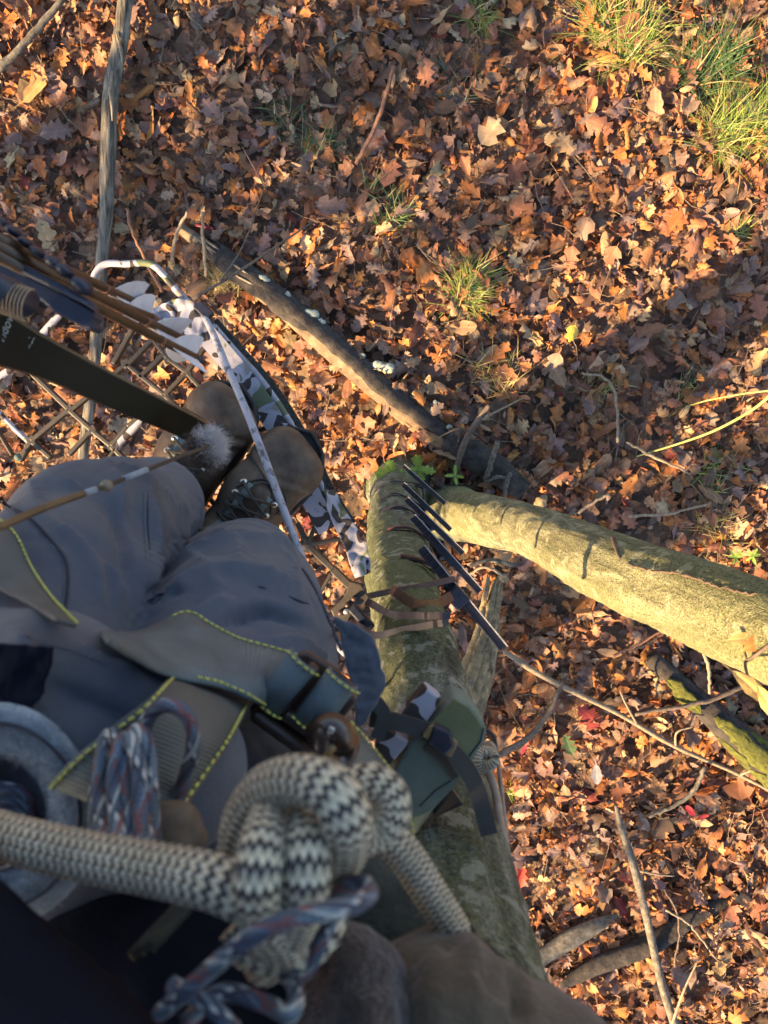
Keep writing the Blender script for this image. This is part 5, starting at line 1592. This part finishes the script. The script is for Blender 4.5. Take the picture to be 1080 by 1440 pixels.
def strap(e0, e1, mat, off=.0035, n=6, default=.45, name='strap', k=5):
    a = spline([(*p, 0) for p in e0], n); b = spline([(*p, 0) for p in e1], n)
    m = min(len(a), len(b))
    ts = np.linspace(0, 1, k)
    px = np.array([[(a[i] * (1 - t) + b[i] * t)[:2] for t in ts] for i in range(m)])
    hit = np.array([[(lambda h: CAM_Z - h.z if h is not None else np.nan)(on(BVT, *px[i, j])) for j in range(k)] for i in range(m)])
    # a taut band: the smooth surface that just clears the cloth under it
    I, Jc = np.meshgrid(np.linspace(-1, 1, m), np.linspace(-1, 1, k), indexing='ij')
    Bm = np.stack([np.ones_like(I), I, Jc, I * I, I * Jc, Jc * Jc, I ** 3, I ** 4], -1).reshape(-1, 8)
    ok = ~np.isnan(hit.ravel())
    co = np.linalg.lstsq(Bm[ok], hit.ravel()[ok], rcond=None)[0]
    fit = (Bm @ co).reshape(m, k)
    over = np.nanpercentile(fit - hit, 98)
    fit = fit - max(over, 0) - off
    R_ = np.array([[tuple(P(px[i, j, 0], px[i, j, 1], fit[i, j])) for j in range(k)] for i in range(m)])
    V, A, Q = [], [], []
    L = 0
    for i in range(m):
        if i: L += np.linalg.norm(R_[i, k // 2] - R_[i - 1, k // 2])
        for j in range(k):
            V.append(R_[i, j]); A.append((L, j / (k - 1), 1))
    for i in range(m - 1):
        for j in range(k - 1):
            c = i * k + j
            Q.append((c, c + 1, c + k + 1, c + k))
    o = MB().add(V, Q, A).build(name, MT[mat], har)
    me = o.data
    if me.polygons[len(me.polygons) // 2].normal.z < 0:
        me.flip_normals()
    md = o.modifiers.new('thick', 'SOLIDIFY'); md.thickness = .0022; md.offset = 1
    return o, [Vector(x) for x in R_[:, 0]], [Vector(x) for x in R_[:, -1]], [Vector(x) for x in R_[:, 1]], [Vector(x) for x in R_[:, -2]]


def stitches(edge, inner, parent, gap=.0044, ln=.0029, rad=.0007, ins=.13):
    pts = np.array([tuple(a + (b - a) * ins) for a, b in zip(edge, inner)])
    nn_ = [(x - y).cross(edge[min(i + 1, len(edge) - 1)] - edge[max(i - 1, 0)]).normalized() for i, (x, y) in enumerate(zip(edge, inner))]
    pts = pts + np.array([tuple((v if v.dot(CAMP - Vector(p)) > 0 else -v) * (.0027 if ins else .0002)) for v, p in zip(nn_, pts)])
    seg = np.r_[0, np.cumsum(np.linalg.norm(np.diff(pts, axis=0), axis=1))]
    mb = MB()
    s = gap / 2
    while s + ln < seg[-1]:
        q = [Vector([np.interp(x, seg, pts[:, i]) for i in range(3)]) for x in (s, s + ln / 2, s + ln)]
        q[1].z += .0003
        mb.tube(q, rad, 6)
        s += gap
    return mb.build('stitching', MT['thread'], parent)


# leg loop over the near thigh: blue-grey webbing along its whole length
s2, a, b, ai, bi = strap([(140, 893), (190, 892), (228, 878), (262, 862), (292, 878), (330, 898), (370, 910), (418, 922)], [(152, 908), (190, 930), (236, 953), (300, 966), (318, 972), (336, 979), (352, 986), (372, 994)], 'webbing_blue', .003)
stitches(a[14:], ai[14:], s2); stitches(b[15:], bi[15:], s2)
s3, a, b, ai, bi = strap([(238, 956), (205, 985), (160, 1020), (112, 1060), (70, 1100)], [(350, 992), (325, 1035), (295, 1080), (262, 1132), (240, 1170)], 'webbing', .006)
stitches(a, ai, s3, ins=.16); stitches(b, bi, s3, ins=.16)
s4, a, b, ai, bi = strap([(-30, 770), (-20, 800), (0, 830), (40, 852), (80, 876)], [(-5, 724), (22, 750), (44, 795), (72, 842), (106, 884)], 'webbing', .004)
stitches(b, bi, s4)
for pts in ([(3, 712), (42, 734), (68, 762), (88, 792), (90, 830), (86, 862)], [(430, 802), (450, 838), (470, 884), (484, 918)], [(202, 690), (202, 740), (206, 790)], [(30, 890), (60, 905), (100, 915), (150, 935)]):
    e_ = drape(pts, .0002)
    stitches(e_, [x + Vector((.003, 0, 0)) for x in e_], trou, gap=.0034, ln=.0023, rad=.00035, ins=0).data.materials[0] = MT['trouser_flap']
# hip strap on the right
hs0 = [P(x, y, .44) for x, y in spline([(482, 1020, 0), (500, 1060, 0), (520, 1110, 0), (535, 1160, 0), (540, 1215, 0)], 6)[:, :2]]
hs1 = [P(x, y, .47) for x, y in spline([(488, 1012, 0), (530, 1058, 0), (561, 1105, 0), (578, 1150, 0), (583, 1205, 0)], 6)[:, :2]]
hs00 = [P(x, y, .42) for x, y in spline([(440, 1060, 0), (455, 1100, 0), (470, 1140, 0), (480, 1190, 0), (482, 1230, 0)], 6)[:, :2]]
hb = MB().ribbon(hs1, hs00, .0028, Vector((0, 0, 1))).build('hip_strap', MT['webbing'], har, smooth=False)
stitches(hs1, hs00, hb, ins=.05)

# buckle with two folds of webbing through it
BD = .43
pl = MB().prism([P(x, y, BD) for x, y in [(420, 919), (432, 917), (476, 943), (503, 972), (500, 990), (446, 1056), (432, 1066), (352, 1006), (350, 995), (362, 984)]], .006)
pl.build('buckle', MT['buckle'], har, smooth=False, bevel=.0018)
for k, (q0, q1, r_) in enumerate([((428, 927), (372, 992), .0075), ((483, 953), (431, 1021), .0075)]):
    p0, p1 = P(*q0, BD - .008), P(*q1, BD - .008)
    t = (p1 - p0).normalized(); sd = Vector((-t.y, t.x, 0)); m = 15
    e = [(math.cos(x) * r_ * 1.35, math.sin(x) * r_) for x in np.linspace(-.35, math.pi + .35, m)]
    o = MB().ribbon([p0 + sd * x + Vector((0, 0, y)) for x, y in e], [p1 + sd * x + Vector((0, 0, y)) for x, y in e], .0016).build('strap_fold', MT['webbing_blue'], har)
    for pa, pb in ((p0, p1), (p1, p0)):
        ea = [pa + sd * x * 1.02 + Vector((0, 0, y * 1.02 - .0022)) for x, y in e[2:-2]]
        stitches(ea, [x + (pb - pa) * .1 for x in ea], o, ins=.35)
for q0, q1 in [((444, 935), (392, 998)), ((497, 975), (448, 1040)), ((400, 1003), (438, 1028))]:
    MB().bar(P(*q0, BD - .006), P(*q1, BD - .006), .007, .010).build('buckle_bar', MT['buckle'], har, smooth=False, bevel=.002)
MB().bar(P(355, 1000, BD - .006), P(440, 1062, BD - .006), .008, .012).build('buckle_bar', MT['buckle'], har, smooth=False, bevel=.003)
ring = [P(472 + 21 * math.cos(a), 1046 + 24 * math.sin(a), .40 + .008 * math.sin(a + 1)) for a in np.linspace(0, 2 * math.pi, 25)]
MB().tube(ring, .0052, 12, caps=False).build('ring', MT['buckle'], har)
MB().tube(PS([(446, 1030, .405), (462, 1022, .395), (478, 1030, .395), (486, 1046, .40)], 6), [.007, .008, .006], 12).build('hook', MT['buckle'], har)
MB().tube(PS([(450, 1070, .40), (462, 1052, .392), (474, 1040, .40)], 6), [.003, .0035], 8).build('gate', MT['tan_plastic'], har)
MB().tube(PS([(464, 1030, .388), (468, 1022, .387)], 3), [.0022, .0016], 8).build('bright_mark', MT['bright_edge'], har)  # small bright fleck on the hook

# grey fleece dump pouch at the left hip with cord inside
dp_ = thing('fleece_pouch', P(0, 1150, .36), 'round blue-grey fleece pouch at the left edge above the rope', 'pouch')
cx, cy = -12, 1148
rows = [(145, .350), (150, .341), (148, .335), (138, .332), (120, .330), (100, .331), (84, .336), (76, .345), (72, .37)]
V, Q = [], []
nS = 40
for (rp, d) in rows:
    for j in range(nS):
        a = 2 * math.pi * j / nS
        w = 1 + .03 * mnoise.noise(Vector((math.cos(a) * 1.5, math.sin(a) * 1.5, rp * .02)))
        V.append(P(cx + rp * w * math.cos(a), cy + rp * w * 1.06 * math.sin(a), d))
for i in range(len(rows) - 1):
    for j in range(nS):
        a, b = i * nS + j, i * nS + (j + 1) % nS
        Q.append((a, b, b + nS, a + nS))
MB().add(V, Q).build('rim', MT['fleece'], dp_, fix=True)
MB().tube([P(cx + 125 * math.cos(a), cy + 132 * math.sin(a), .3285) for a in np.linspace(0, 2 * math.pi, 60)], .0009, 6, caps=False).build('seam', MT['seam'], dp_)
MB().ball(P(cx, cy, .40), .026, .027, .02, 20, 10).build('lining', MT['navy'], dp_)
rf = np.random.default_rng(8)
fa = rf.uniform(0, 2 * np.pi, 6000); fr = rf.uniform(80, 149, 6000)
froot = np.array([tuple(P(cx + r_ * math.cos(a_), cy + 1.06 * r_ * math.sin(a_), float(np.interp(r_, [76, 84, 100, 120, 138, 147], [.345, .336, .331, .330, .332, .335])))) for a_, r_ in zip(fa, fr)])
fdir = rf.normal(0, 1, (6000, 3)); fdir[:, 2] = np.abs(fdir[:, 2]) + .5; fdir /= np.linalg.norm(fdir, axis=1, keepdims=True)
Vb, Qb, Cb = blades(froot, rf.uniform(.0018, .0046, 6000), rf.uniform(.0002, .0005, 6000), fdir, rf, 2, .4, np.array([[.30, .35, .40]]) * rf.uniform(.4, 1.3, (6000, 1)))
fm = np_mesh('nap', Vb, Qb); set_attr(fm, 'col', Cb)
tag(link('nap', fm, MT['fur'], dp_), kind='stuff')
for k in range(5):
    MB().tube(PS([(-40, 1120 + 14 * k, .345), (0, 1108 + 15 * k, .337), (34, 1118 + 13 * k, .34), (52, 1145 + 8 * k, .352)], 7), .0030, 10, seam=True).build('cord_loop', MT['paracord'], dp_)


# ------------------------------------------------------------------ ropes
def rope(name, label, pts, rad, mat, n=36, steps=26, cat='rope', parent=None, relief=.05):
    q = spline([tuple(P(*p[:3])) for p in pts], steps)
    seg = np.r_[0, np.cumsum(np.linalg.norm(np.diff(q, axis=0), axis=1))]
    m = max(8, int(seg[-1] / (rad * .11)))
    t = np.linspace(0, seg[-1], m)
    q = np.stack([np.interp(t, seg, q[:, i]) for i in range(3)], -1)
    for _ in range(6):
        q[1:-1] = (q[:-2] + 2 * q[1:-1] + q[2:]) / 4
    mb = MB().tube([Vector(x) for x in q], rad, n, seam=True)
    if relief:                                                # braided strands stand proud
        V = np.array(mb.v); A = np.array(mb.a)
        ctr = np.repeat(q, n + 1, 0)
        ctr = np.vstack([ctr, V[len(ctr):]])[:len(V)]
        zz = np.abs(((A[:, 1] * 14 + .5) % 1) - .5) * 2
        ph = (A[:, 0] / (2 * rad) * 4.2 + np.abs((A[:, 1] * 14) % 1 - .5)) % 1
        V = V + (V - ctr) * (relief * (np.abs(ph - .5) * -2 + .5) + relief * .6 * (.5 - zz))[:, None]
        mb.v = [tuple(x) for x in V]
    o = mb.build(name, MT[mat], parent)
    if label: tag(o, label, cat)
    return o


kn = thing('knotted_rope', P(400, 1220, .3), 'thick cream and black zigzag rope tied in a big knot at the bottom', 'rope')
RR = .0077
rope('rope_run', None, [(-120, 1130, .30), (-50, 1158, .275), (0, 1174, .262), (50, 1188, .252), (115, 1203, .242), (210, 1221, .228), (310, 1243, .214), (372, 1278, .214), (400, 1325, .232), (372, 1352, .25)], RR, 'rope', parent=kn)
rope('rope_loop', None, [(350, 1262, .25), (338, 1215, .25), (342, 1160, .242), (372, 1112, .232), (420, 1096, .220), (464, 1112, .212), (486, 1150, .212), (484, 1192, .224), (462, 1235, .245)], RR * .95, 'rope', parent=kn)
rope('rope_loop', None, [(455, 1150, .235), (490, 1172, .246), (525, 1172, .252), (549, 1148, .254), (548, 1118, .256), (524, 1100, .258), (498, 1106, .262), (484, 1128, .268), (486, 1156, .28)], .0066, 'rope', parent=kn)
rope('rope_strand', None, [(402, 1120, .245), (378, 1160, .222), (366, 1205, .208), (362, 1255, .206), (374, 1305, .220), (420, 1335, .24)], RR * .9, 'rope', parent=kn)
rope('rope_strand', None, [(412, 1140, .245), (428, 1170, .222), (432, 1215, .210), (426, 1265, .212), (402, 1310, .226), (345, 1330, .245)], RR * .9, 'rope', parent=kn)
rope('rope_tail', None, [(512, 1148, .272), (545, 1176, .276), (572, 1205, .282), (598, 1245, .288), (640, 1310, .30)], .0068, 'rope', parent=kn)
rope('rope_core', None, [(335, 1295, .240), (365, 1330, .238), (415, 1338, .238), (452, 1305, .242), (460, 1262, .25)], RR * .95, 'rope', parent=kn)

rz = np.random.default_rng(4)
fz_p, fz_n = [], []
for o in kn.children:
    me = o.data; nv = len(me.vertices)
    co = np.empty(nv * 3, np.float32); me.vertices.foreach_get('co', co); no = np.empty(nv * 3, np.float32); me.vertices.foreach_get('normal', no)
    k = rz.integers(0, nv, max(300, nv // 9))
    fz_p.append(co.reshape(-1, 3)[k] + np.array(world_loc(o))); fz_n.append(no.reshape(-1, 3)[k])
fz_p, fz_n = np.vstack(fz_p), np.vstack(fz_n)
m_ = len(fz_p)
fz_n = fz_n + rz.normal(0, .8, (m_, 3)); fz_n /= np.linalg.norm(fz_n, axis=1, keepdims=True)
Vb, Qb, Cb = blades(fz_p, rz.uniform(.0008, .0026, m_), rz.uniform(.0001, .00022, m_), fz_n, rz, 2, .3, np.array([[.5, .45, .33]]) * rz.uniform(.4, 1.2, (m_, 1)))
fm = np_mesh('fuzz', Vb, Qb); set_attr(fm, 'col', Cb)
tag(link('fuzz', fm, MT['fur'], kn), kind='stuff')

pc = thing('paracord_bundle', P(210, 1080, .38), 'bundle of camouflage paracord loops hanging beside the fleece pouch', 'cord')
for k, pts in enumerate([[(150, 1190, 0.282), (140, 1120, 0.307), (146, 1050, 0.317), (158, 1034, 0.317), (172, 1060, 0.307), (178, 1120, 0.297), (182, 1190, 0.282)],
                         [(168, 1190, 0.277), (160, 1110, 0.297), (168, 1050, 0.307), (182, 1040, 0.307), (195, 1080, 0.297), (198, 1150, 0.287), (200, 1195, 0.282)],
                         [(206, 1190, 0.282), (200, 1100, 0.312), (200, 1040, 0.317), (214, 1002, 0.317), (240, 992, 0.312), (266, 1010, 0.312), (272, 1050, 0.317), (258, 1100, 0.327), (245, 1150, 0.332)],
                         [(188, 1185, 0.287), (186, 1100, 0.307), (190, 1030, 0.312), (206, 1046, 0.307), (212, 1110, 0.302), (216, 1185, 0.292)],
                         [(135, 1180, 0.302), (136, 1110, 0.317), (150, 1066, 0.322), (164, 1100, 0.317), (168, 1180, 0.302)]]):
    rope('cord_loop', None, pts, .0032, 'paracord', 16, 14, parent=pc, relief=0)
MB().tube(PS([(190, 1175, .292), (218, 1138, .298)], 4), .0013, 6).build('thread_end', MT['fleece'], pc)
kb = MB().ball(P(238, 1170, .31), .0155, .0125, .012, 22, 14, wob=.18, seed=2).build('toggle_ball', MT['cork'])
tag(kb, 'round brown toggle ball just above the thick rope', 'toggle')
pc2 = thing('loose_paracord', P(400, 1330, .22), 'camouflage paracord crossing in front of the big knot', 'cord')
rope('cord', None, [(225, 1425, .215), (275, 1382, .203), (335, 1330, .193), (395, 1296, .189), (450, 1283, .19), (500, 1272, .196), (520, 1255, .207), (508, 1242, .216), (480, 1252, .222), (462, 1300, .23), (430, 1370, .235)], .0025, 'paracord', 18, 14, parent=pc2, relief=0)
rope('cord', None, [(260, 1440, .215), (310, 1395, .225), (370, 1410, .22), (410, 1425, .21), (414, 1385, .225), (390, 1360, .24)], .0026, 'paracord', 18, 14, parent=pc2, relief=0)
rope('cord', None, [(240, 1385, .215), (290, 1410, .21), (330, 1450, .205)], .0025, 'paracord', 18, 14, parent=pc2, relief=0)
for k in range(3):
    MB().tube(PS([(185 + 14 * k, 1345 - 6 * k, .27), (255 + 12 * k, 1270 - 4 * k, .29)], 4), .0022, 7).build('strap_end', MT['green_cloth'], pc2)

# ------------------------------------------------------------------ pouch and tether on the tree
po = thing('gear_pouch', P(620, 1080, .72), 'green canvas pouch with black strap and buckle hung on the tree', 'pouch')
PD = .585


def slab(poly, d0, th, mat, name, parent, bev=.004, tilt=0.0):
    return MB().prism([P(x, y, d0 + tilt * (y - 1080)) for x, y in poly], th, (0, 0, -1)).build(name, MT[mat], parent, smooth=False, bevel=bev)


slab([(640, 981), (662, 992), (685, 1024), (682, 1042), (664, 1072), (642, 1106), (608, 1142), (584, 1178), (566, 1150), (552, 1088), (576, 1046), (604, 1016)], PD, .040, 'pouch', 'body', po, .003)
slab([(640, 984), (660, 995), (680, 1024), (677, 1040), (660, 1064), (642, 1058), (622, 1036), (606, 1018)], PD - .004, .004, 'pouch_lit', 'flap', po, .001)
MB().tube([P(x, y, PD - .004) for x, y in [(680, 1024), (676, 1042), (658, 1066)]], .0007, 6).build('seam', MT['seam'], po)
slab([(598, 966), (622, 984), (598, 1020), (562, 1008)], PD - .002, .020, 'camo', 'camo_panel', po, .002)
slab([(546, 1026), (576, 1044), (548, 1078), (526, 1052)], PD - .002, .020, 'camo', 'camo_panel', po, .002)
slab([(634, 1108), (652, 1132), (612, 1150), (608, 1142)], PD + .010, .006, 'webbing_black', 'tab', po, .001)
band([(520, 1010), (550, 1014), (585, 1024), (612, 1034), (640, 1062), (662, 1090), (676, 1130), (688, 1174)], 24, MT['webbing_black'], 'strap', po, PD - .010, .003)
band([(598, 1050), (622, 1068), (640, 1094)], 10, MT['webbing_black'], 'strap', po, PD - .006, .003)
bq = [(610, 1020), (634, 1030), (640, 1050), (626, 1064), (602, 1048)]
slab(bq, PD - .016, .010, 'black_metal', 'buckle', po, .002)
slab([(636, 1040), (645, 1046), (634, 1066), (624, 1060)], PD - .014, .008, 'tan_plastic', 'buckle_end', po, .001)
slab([(604, 1022), (612, 1020), (602, 1042), (594, 1036)], PD - .014, .008, 'tan_plastic', 'buckle_end', po, .001)
MB().tube([P(x, y, PD - .0005) for x, y in [(590, 1134), (612, 1112), (634, 1098)]], .0006, 6).build('seam', MT['seam'], po)
tt_ = thing('tether_cord', P(690, 1080, .75), 'tan cord looped round the tree right of the pouch with a black-and-white knot', 'cord')
MB().tube(PS([(660, 1062, .70), (682, 1080, .69), (696, 1110, .68), (704, 1160, .665), (712, 1200, .65), (716, 1240, .64)], 8), .0038, 10, seam=True).build('cord', MT['tan_cord'], tt_)
MB().tube(PS([(668, 1050, .72), (690, 1045, .71), (700, 1070, .70), (706, 1120, .69), (716, 1210, .66)], 8), .0022, 8, seam=True).build('cord', MT['tan_cord'], tt_)
MB().tube(PS([(680, 1024, .74), (694, 1036, .735), (697, 1058, .73), (690, 1068, .73)], 6), .0022, 8).build('cord', MT['webbing_black'], tt_)
for k in range(3):
    MB().tube([P(682 + 11 * math.cos(a) + k * 1.5, 1068 + 13 * math.sin(a) * (1 if k % 2 else .6), .695 - .004 * k + .006 * math.sin(a * 1 + k * 2)) for a in np.linspace(0, 6.1, 18)], .0045, 10, seam=True).build('knot', MT['rope'], tt_)
band([(505, 975), (525, 985), (540, 1008), (530, 1040)], 20, MT['webbing_black'], 'strap', po, .57, .003)

# ------------------------------------------------------------------ bow, quiver and arrows
bow = thing('recurve_bow', P(100, 540, .75), 'dark recurve bow limb reaching in from the left, handwriting near the edge', 'bow')


def limb(cl, thick, mat, name, parent):
    """cl rows: (upper px, upper py, lower px, lower py, depth)."""
    a = spline([(r_[0], r_[1], r_[4]) for r_ in cl], 8); b = spline([(r_[2], r_[3], r_[4]) for r_ in cl], 8)
    return MB().ribbon([P(*x) for x in a], [P(*x) for x in b], thick, Vector((0, 0, 1))).build(name, mat, parent, auto=True)


LM = [(-160, 350, -170, 470, .47), (-60, 402, -70, 492, .50), (0, 434, -5, 512, .53), (50, 466, 45, 526, .555), (100, 494, 95, 545, .58), (160, 526, 150, 571, .61), (220, 557, 205, 595, .645), (275, 585, 250, 613, .68), (302, 602, 280, 628, .70)]
lm = limb(LM, .008, MT['bow'], 'limb', bow)
MB().tube([P(r_[0], r_[1] + 1, r_[4] + .001) for r_ in LM], .0016, 6).build('edge_laminate', MT['bow_edge'], lm)
MB().tube([P(x, y, d) for x, y, d in [(-40, 392, .49), (-10, 404, .49), (12, 412, .50), (38, 427, .515)]], .010, 14).build('riser_wrap', MT['quiver'], bow)
for k in range(9):
    t = k / 8
    c = P(-4 + 42 * t, 414 + 14 * t, .505 - .009)
    dv = Vector((P(38, 427, .5) - P(-4, 414, .5))).normalized()
    sd = Vector((-dv.y, dv.x, 0))
    MB().tube([c + sd * (.0105 * math.cos(a)) + Vector((0, 0, .009 * math.sin(a) - .003)) for a in np.linspace(-.2, 3.4, 12)], .0007, 6).build('cord_wrap', MT['pale_twig'], bow)
# string with serving, nock bead and fur silencer
ST = [(-60, 768, .40), (0, 741, .43), (60, 715, .46), (118, 694, .49), (150, 683, .51), (200, 663, .55), (245, 645, .59), (290, 628, .64), (302, 612, .69)]
MB().tube(PS(ST, 8), .0016, 8, seam=True).build('string', MT['string'], bow)
MB().tube(PS(ST[:4], 8), .0023, 8, seam=True).build('serving', MT['bow_edge'], bow)
for (a0, a1) in ((.38, .46), (.56, .66)):
    q = spline(ST, 8); i0, i1 = int(a0 * len(q)), int(a1 * len(q))
    MB().tube([P(*x) for x in q[i0:i1]], .0022, 8, seam=True).build('serving', MT['fleece'], bow)
MB().ball(P(150, 683, .508), .0042, .0042, .0042, 12, 8).build('nock_bead', MT['pale_twig'], bow)
r = np.random.default_rng(5)
n = 3600
q = r.normal(0, 1, (n, 3)); q /= np.linalg.norm(q, axis=1, keepdims=True); q[:, 2] = np.abs(q[:, 2]) * .8 - .15
pos = np.array(P(291, 630, .655)) + q * .008
cl = np.where((q[:, :1] * .85 + q[:, 1:2] * .5 + r.normal(0, .25, (n, 1))) > .02, np.array([[.62, .57, .54]]), np.array([[.10, .06, .045]])) * r.uniform(.75, 1.1, (n, 1))
SEG = 6
ln = r.uniform(.008, .020, n); dd = q.copy(); C_ = [pos]
for k in range(SEG):
    dd = dd + r.normal(0, .55, (n, 3)) * (.5 + .25 * k); dd[:, 2] -= .06 * k; dd /= np.linalg.norm(dd, axis=1, keepdims=True)
    C_.append(C_[-1] + dd * (ln / SEG)[:, None])
C_ = np.stack(C_, 1)
hh = np.stack([-dd[:, 1], dd[:, 0], np.zeros(n)], -1); hh /= np.linalg.norm(hh, axis=1, keepdims=True) + 1e-9
wv_ = (r.uniform(.0003, .0006, n)[:, None] * (1 - np.linspace(0, 1, SEG + 1) ** 2 * .85))[..., None] * hh[:, None] * .5
Vb = np.stack([C_ - wv_, C_ + wv_], 2).reshape(-1, 3)
bs_ = np.arange(n)[:, None] * (SEG + 1) * 2 + np.arange(SEG)[None] * 2
Qb = np.stack([bs_, bs_ + 1, bs_ + 3, bs_ + 2], -1).reshape(-1, 4)
Cb = np.ones((n, (SEG + 1) * 2, 4)); Cb[..., :3] = cl[:, None, :]; Cb = Cb.reshape(-1, 4)
me = np_mesh('string_silencer', Vb, Qb); set_attr(me, 'col', Cb)
tag(link('string_silencer', me, MT['fur'], bow), 'fluffy white and brown fur puff on the bowstring')
MB().tube([P(286, 632, .645), P(296, 626, .645)], .0016, 8).build('silencer_tie', MT['red_twig'], bow)
# handwriting on the limb


def writing(txt, px, py, d, size, ang, parent):
    cu = bpy.data.curves.new('handwriting', 'FONT')
    cu.body = txt; cu.size = size; cu.shear = .35; cu.extrude = .0002; cu.align_x = 'CENTER'; cu.align_y = 'CENTER'
    cu.materials.append(MT['ink'])
    tmp = bpy.data.objects.new('tmp', cu)
    COL.objects.link(tmp)
    me = bpy.data.meshes.new_from_object(tmp.evaluated_get(bpy.context.evaluated_depsgraph_get()))
    bpy.data.objects.remove(tmp)
    o = bpy.data.objects.new('handwriting', me)
    COL.objects.link(o)
    o.parent = parent
    o.location = P(px, py, d) - world_loc(parent)
    o.rotation_euler = (0, 0, math.radians(ang))
    return o


writing('Widow', 6, 466, .533, .0085, 66, lm)
rr = random.Random(8)
for k in range(4):                                               # unreadable lines of small script
    bx, by = 26 + 6.0 * k, 483 + 2.4 * k
    q = [P(bx + t * 8 + rr.uniform(-1, 1), by - t * 13 + rr.uniform(-1.6, 1.6), .555) + Vector((0, 0, .004)) for t in np.linspace(0, 1, 16)]
    MB().tube(q, .00028, 5).build('handwriting', MT['ink'], lm)

qv = thing('bow_quiver', P(60, 420, .62), 'navy-black bow quiver frame under the arrows at the left edge', 'quiver')
slab([(-60, 345), (0, 366), (40, 388), (90, 412), (134, 438), (131, 446), (126, 451), (134, 456), (128, 464), (118, 462), (74, 438), (56, 422), (48, 428), (44, 440), (38, 430), (18, 402), (0, 392), (-60, 380)], .56, .020, 'quiver', 'frame', qv, .002)
slab([(-5, 352), (40, 374), (92, 402), (128, 424), (134, 436), (90, 414), (40, 390), (-5, 368)], .552, .012, 'quiver', 'gripper', qv, .002)
for k, (x, y, s) in enumerate([(6, 314, 9), (20, 326, 9), (38, 342, 9), (53, 355, 9), (76, 370, 12), (92, 381, 12), (115, 402, 15)]):
    MB().ball(P(x, y, .555), M(s * 1.15, .555), M(s * .75, .555), .010, 14, 8, rot=Matrix.Rotation(math.radians(-32), 3, 'Z')).build('gripper', MT['quiver'], qv)
AR = [((253, 475, .80), (-60, 318, .50), 'uppermost of the wood-grain arrows in the quiver'), ((277, 504, .80), (-60, 332, .50), 'arrow whose white vane reaches farthest right'),
      ((214, 447, .78), (-60, 340, .495), 'second arrow from the top with a shield-cut white vane'), ((196, 428, .76), (-60, 308, .50), 'arrow with its white vanes nearest the platform corner')]
for k, (nk, tp, lb) in enumerate(AR):
    p0, p1 = P(*nk), P(*tp)
    t = thing('arrow', p0, lb, 'arrow', 'arrows in the bow quiver')
    u = (p1 - p0).normalized()
    MB().tube([p0, p0 + (p1 - p0) * .5, p1], .0042, 12).build('shaft', MT['shaft'], t)
    MB().tube([p0 - u * .012, p0 - u * .006, p0 + u * .004], [.0030, .0042, .0046], 10).build('nock', MT['quiver'] if k % 2 else MT['red_twig'], t)
    MB().tube([p0 + u * .066, p0 + u * .071], .0046, 12).build('crest', MT['red_twig'], t)
    view = (p0 - CAMP).normalized()
    e1 = u.cross(view).normalized()
    if e1.x + e1.y < 0: e1 = -e1
    e2 = u.cross(e1)
    a0 = [-.25, .1, .15, -.1, .3][k]
    for j in range(3):
        a = a0 + j * 2 * math.pi / 3
        dv = e1 * math.cos(a) + e2 * math.sin(a)
        prof = [(.003, .0), (.0005, .0175), (.009, .018), (.024, .0150), (.038, .0095), (.048, .0030), (.052, 0)]
        out = [p0 + u * x + dv * (.004 + h) for x, h in prof] + [p0 + u * x + dv * .0035 for x in (.052, .004)]
        MB().prism(out, .0006, u.cross(dv)).build('vane', MT['vane'], t, smooth=False)
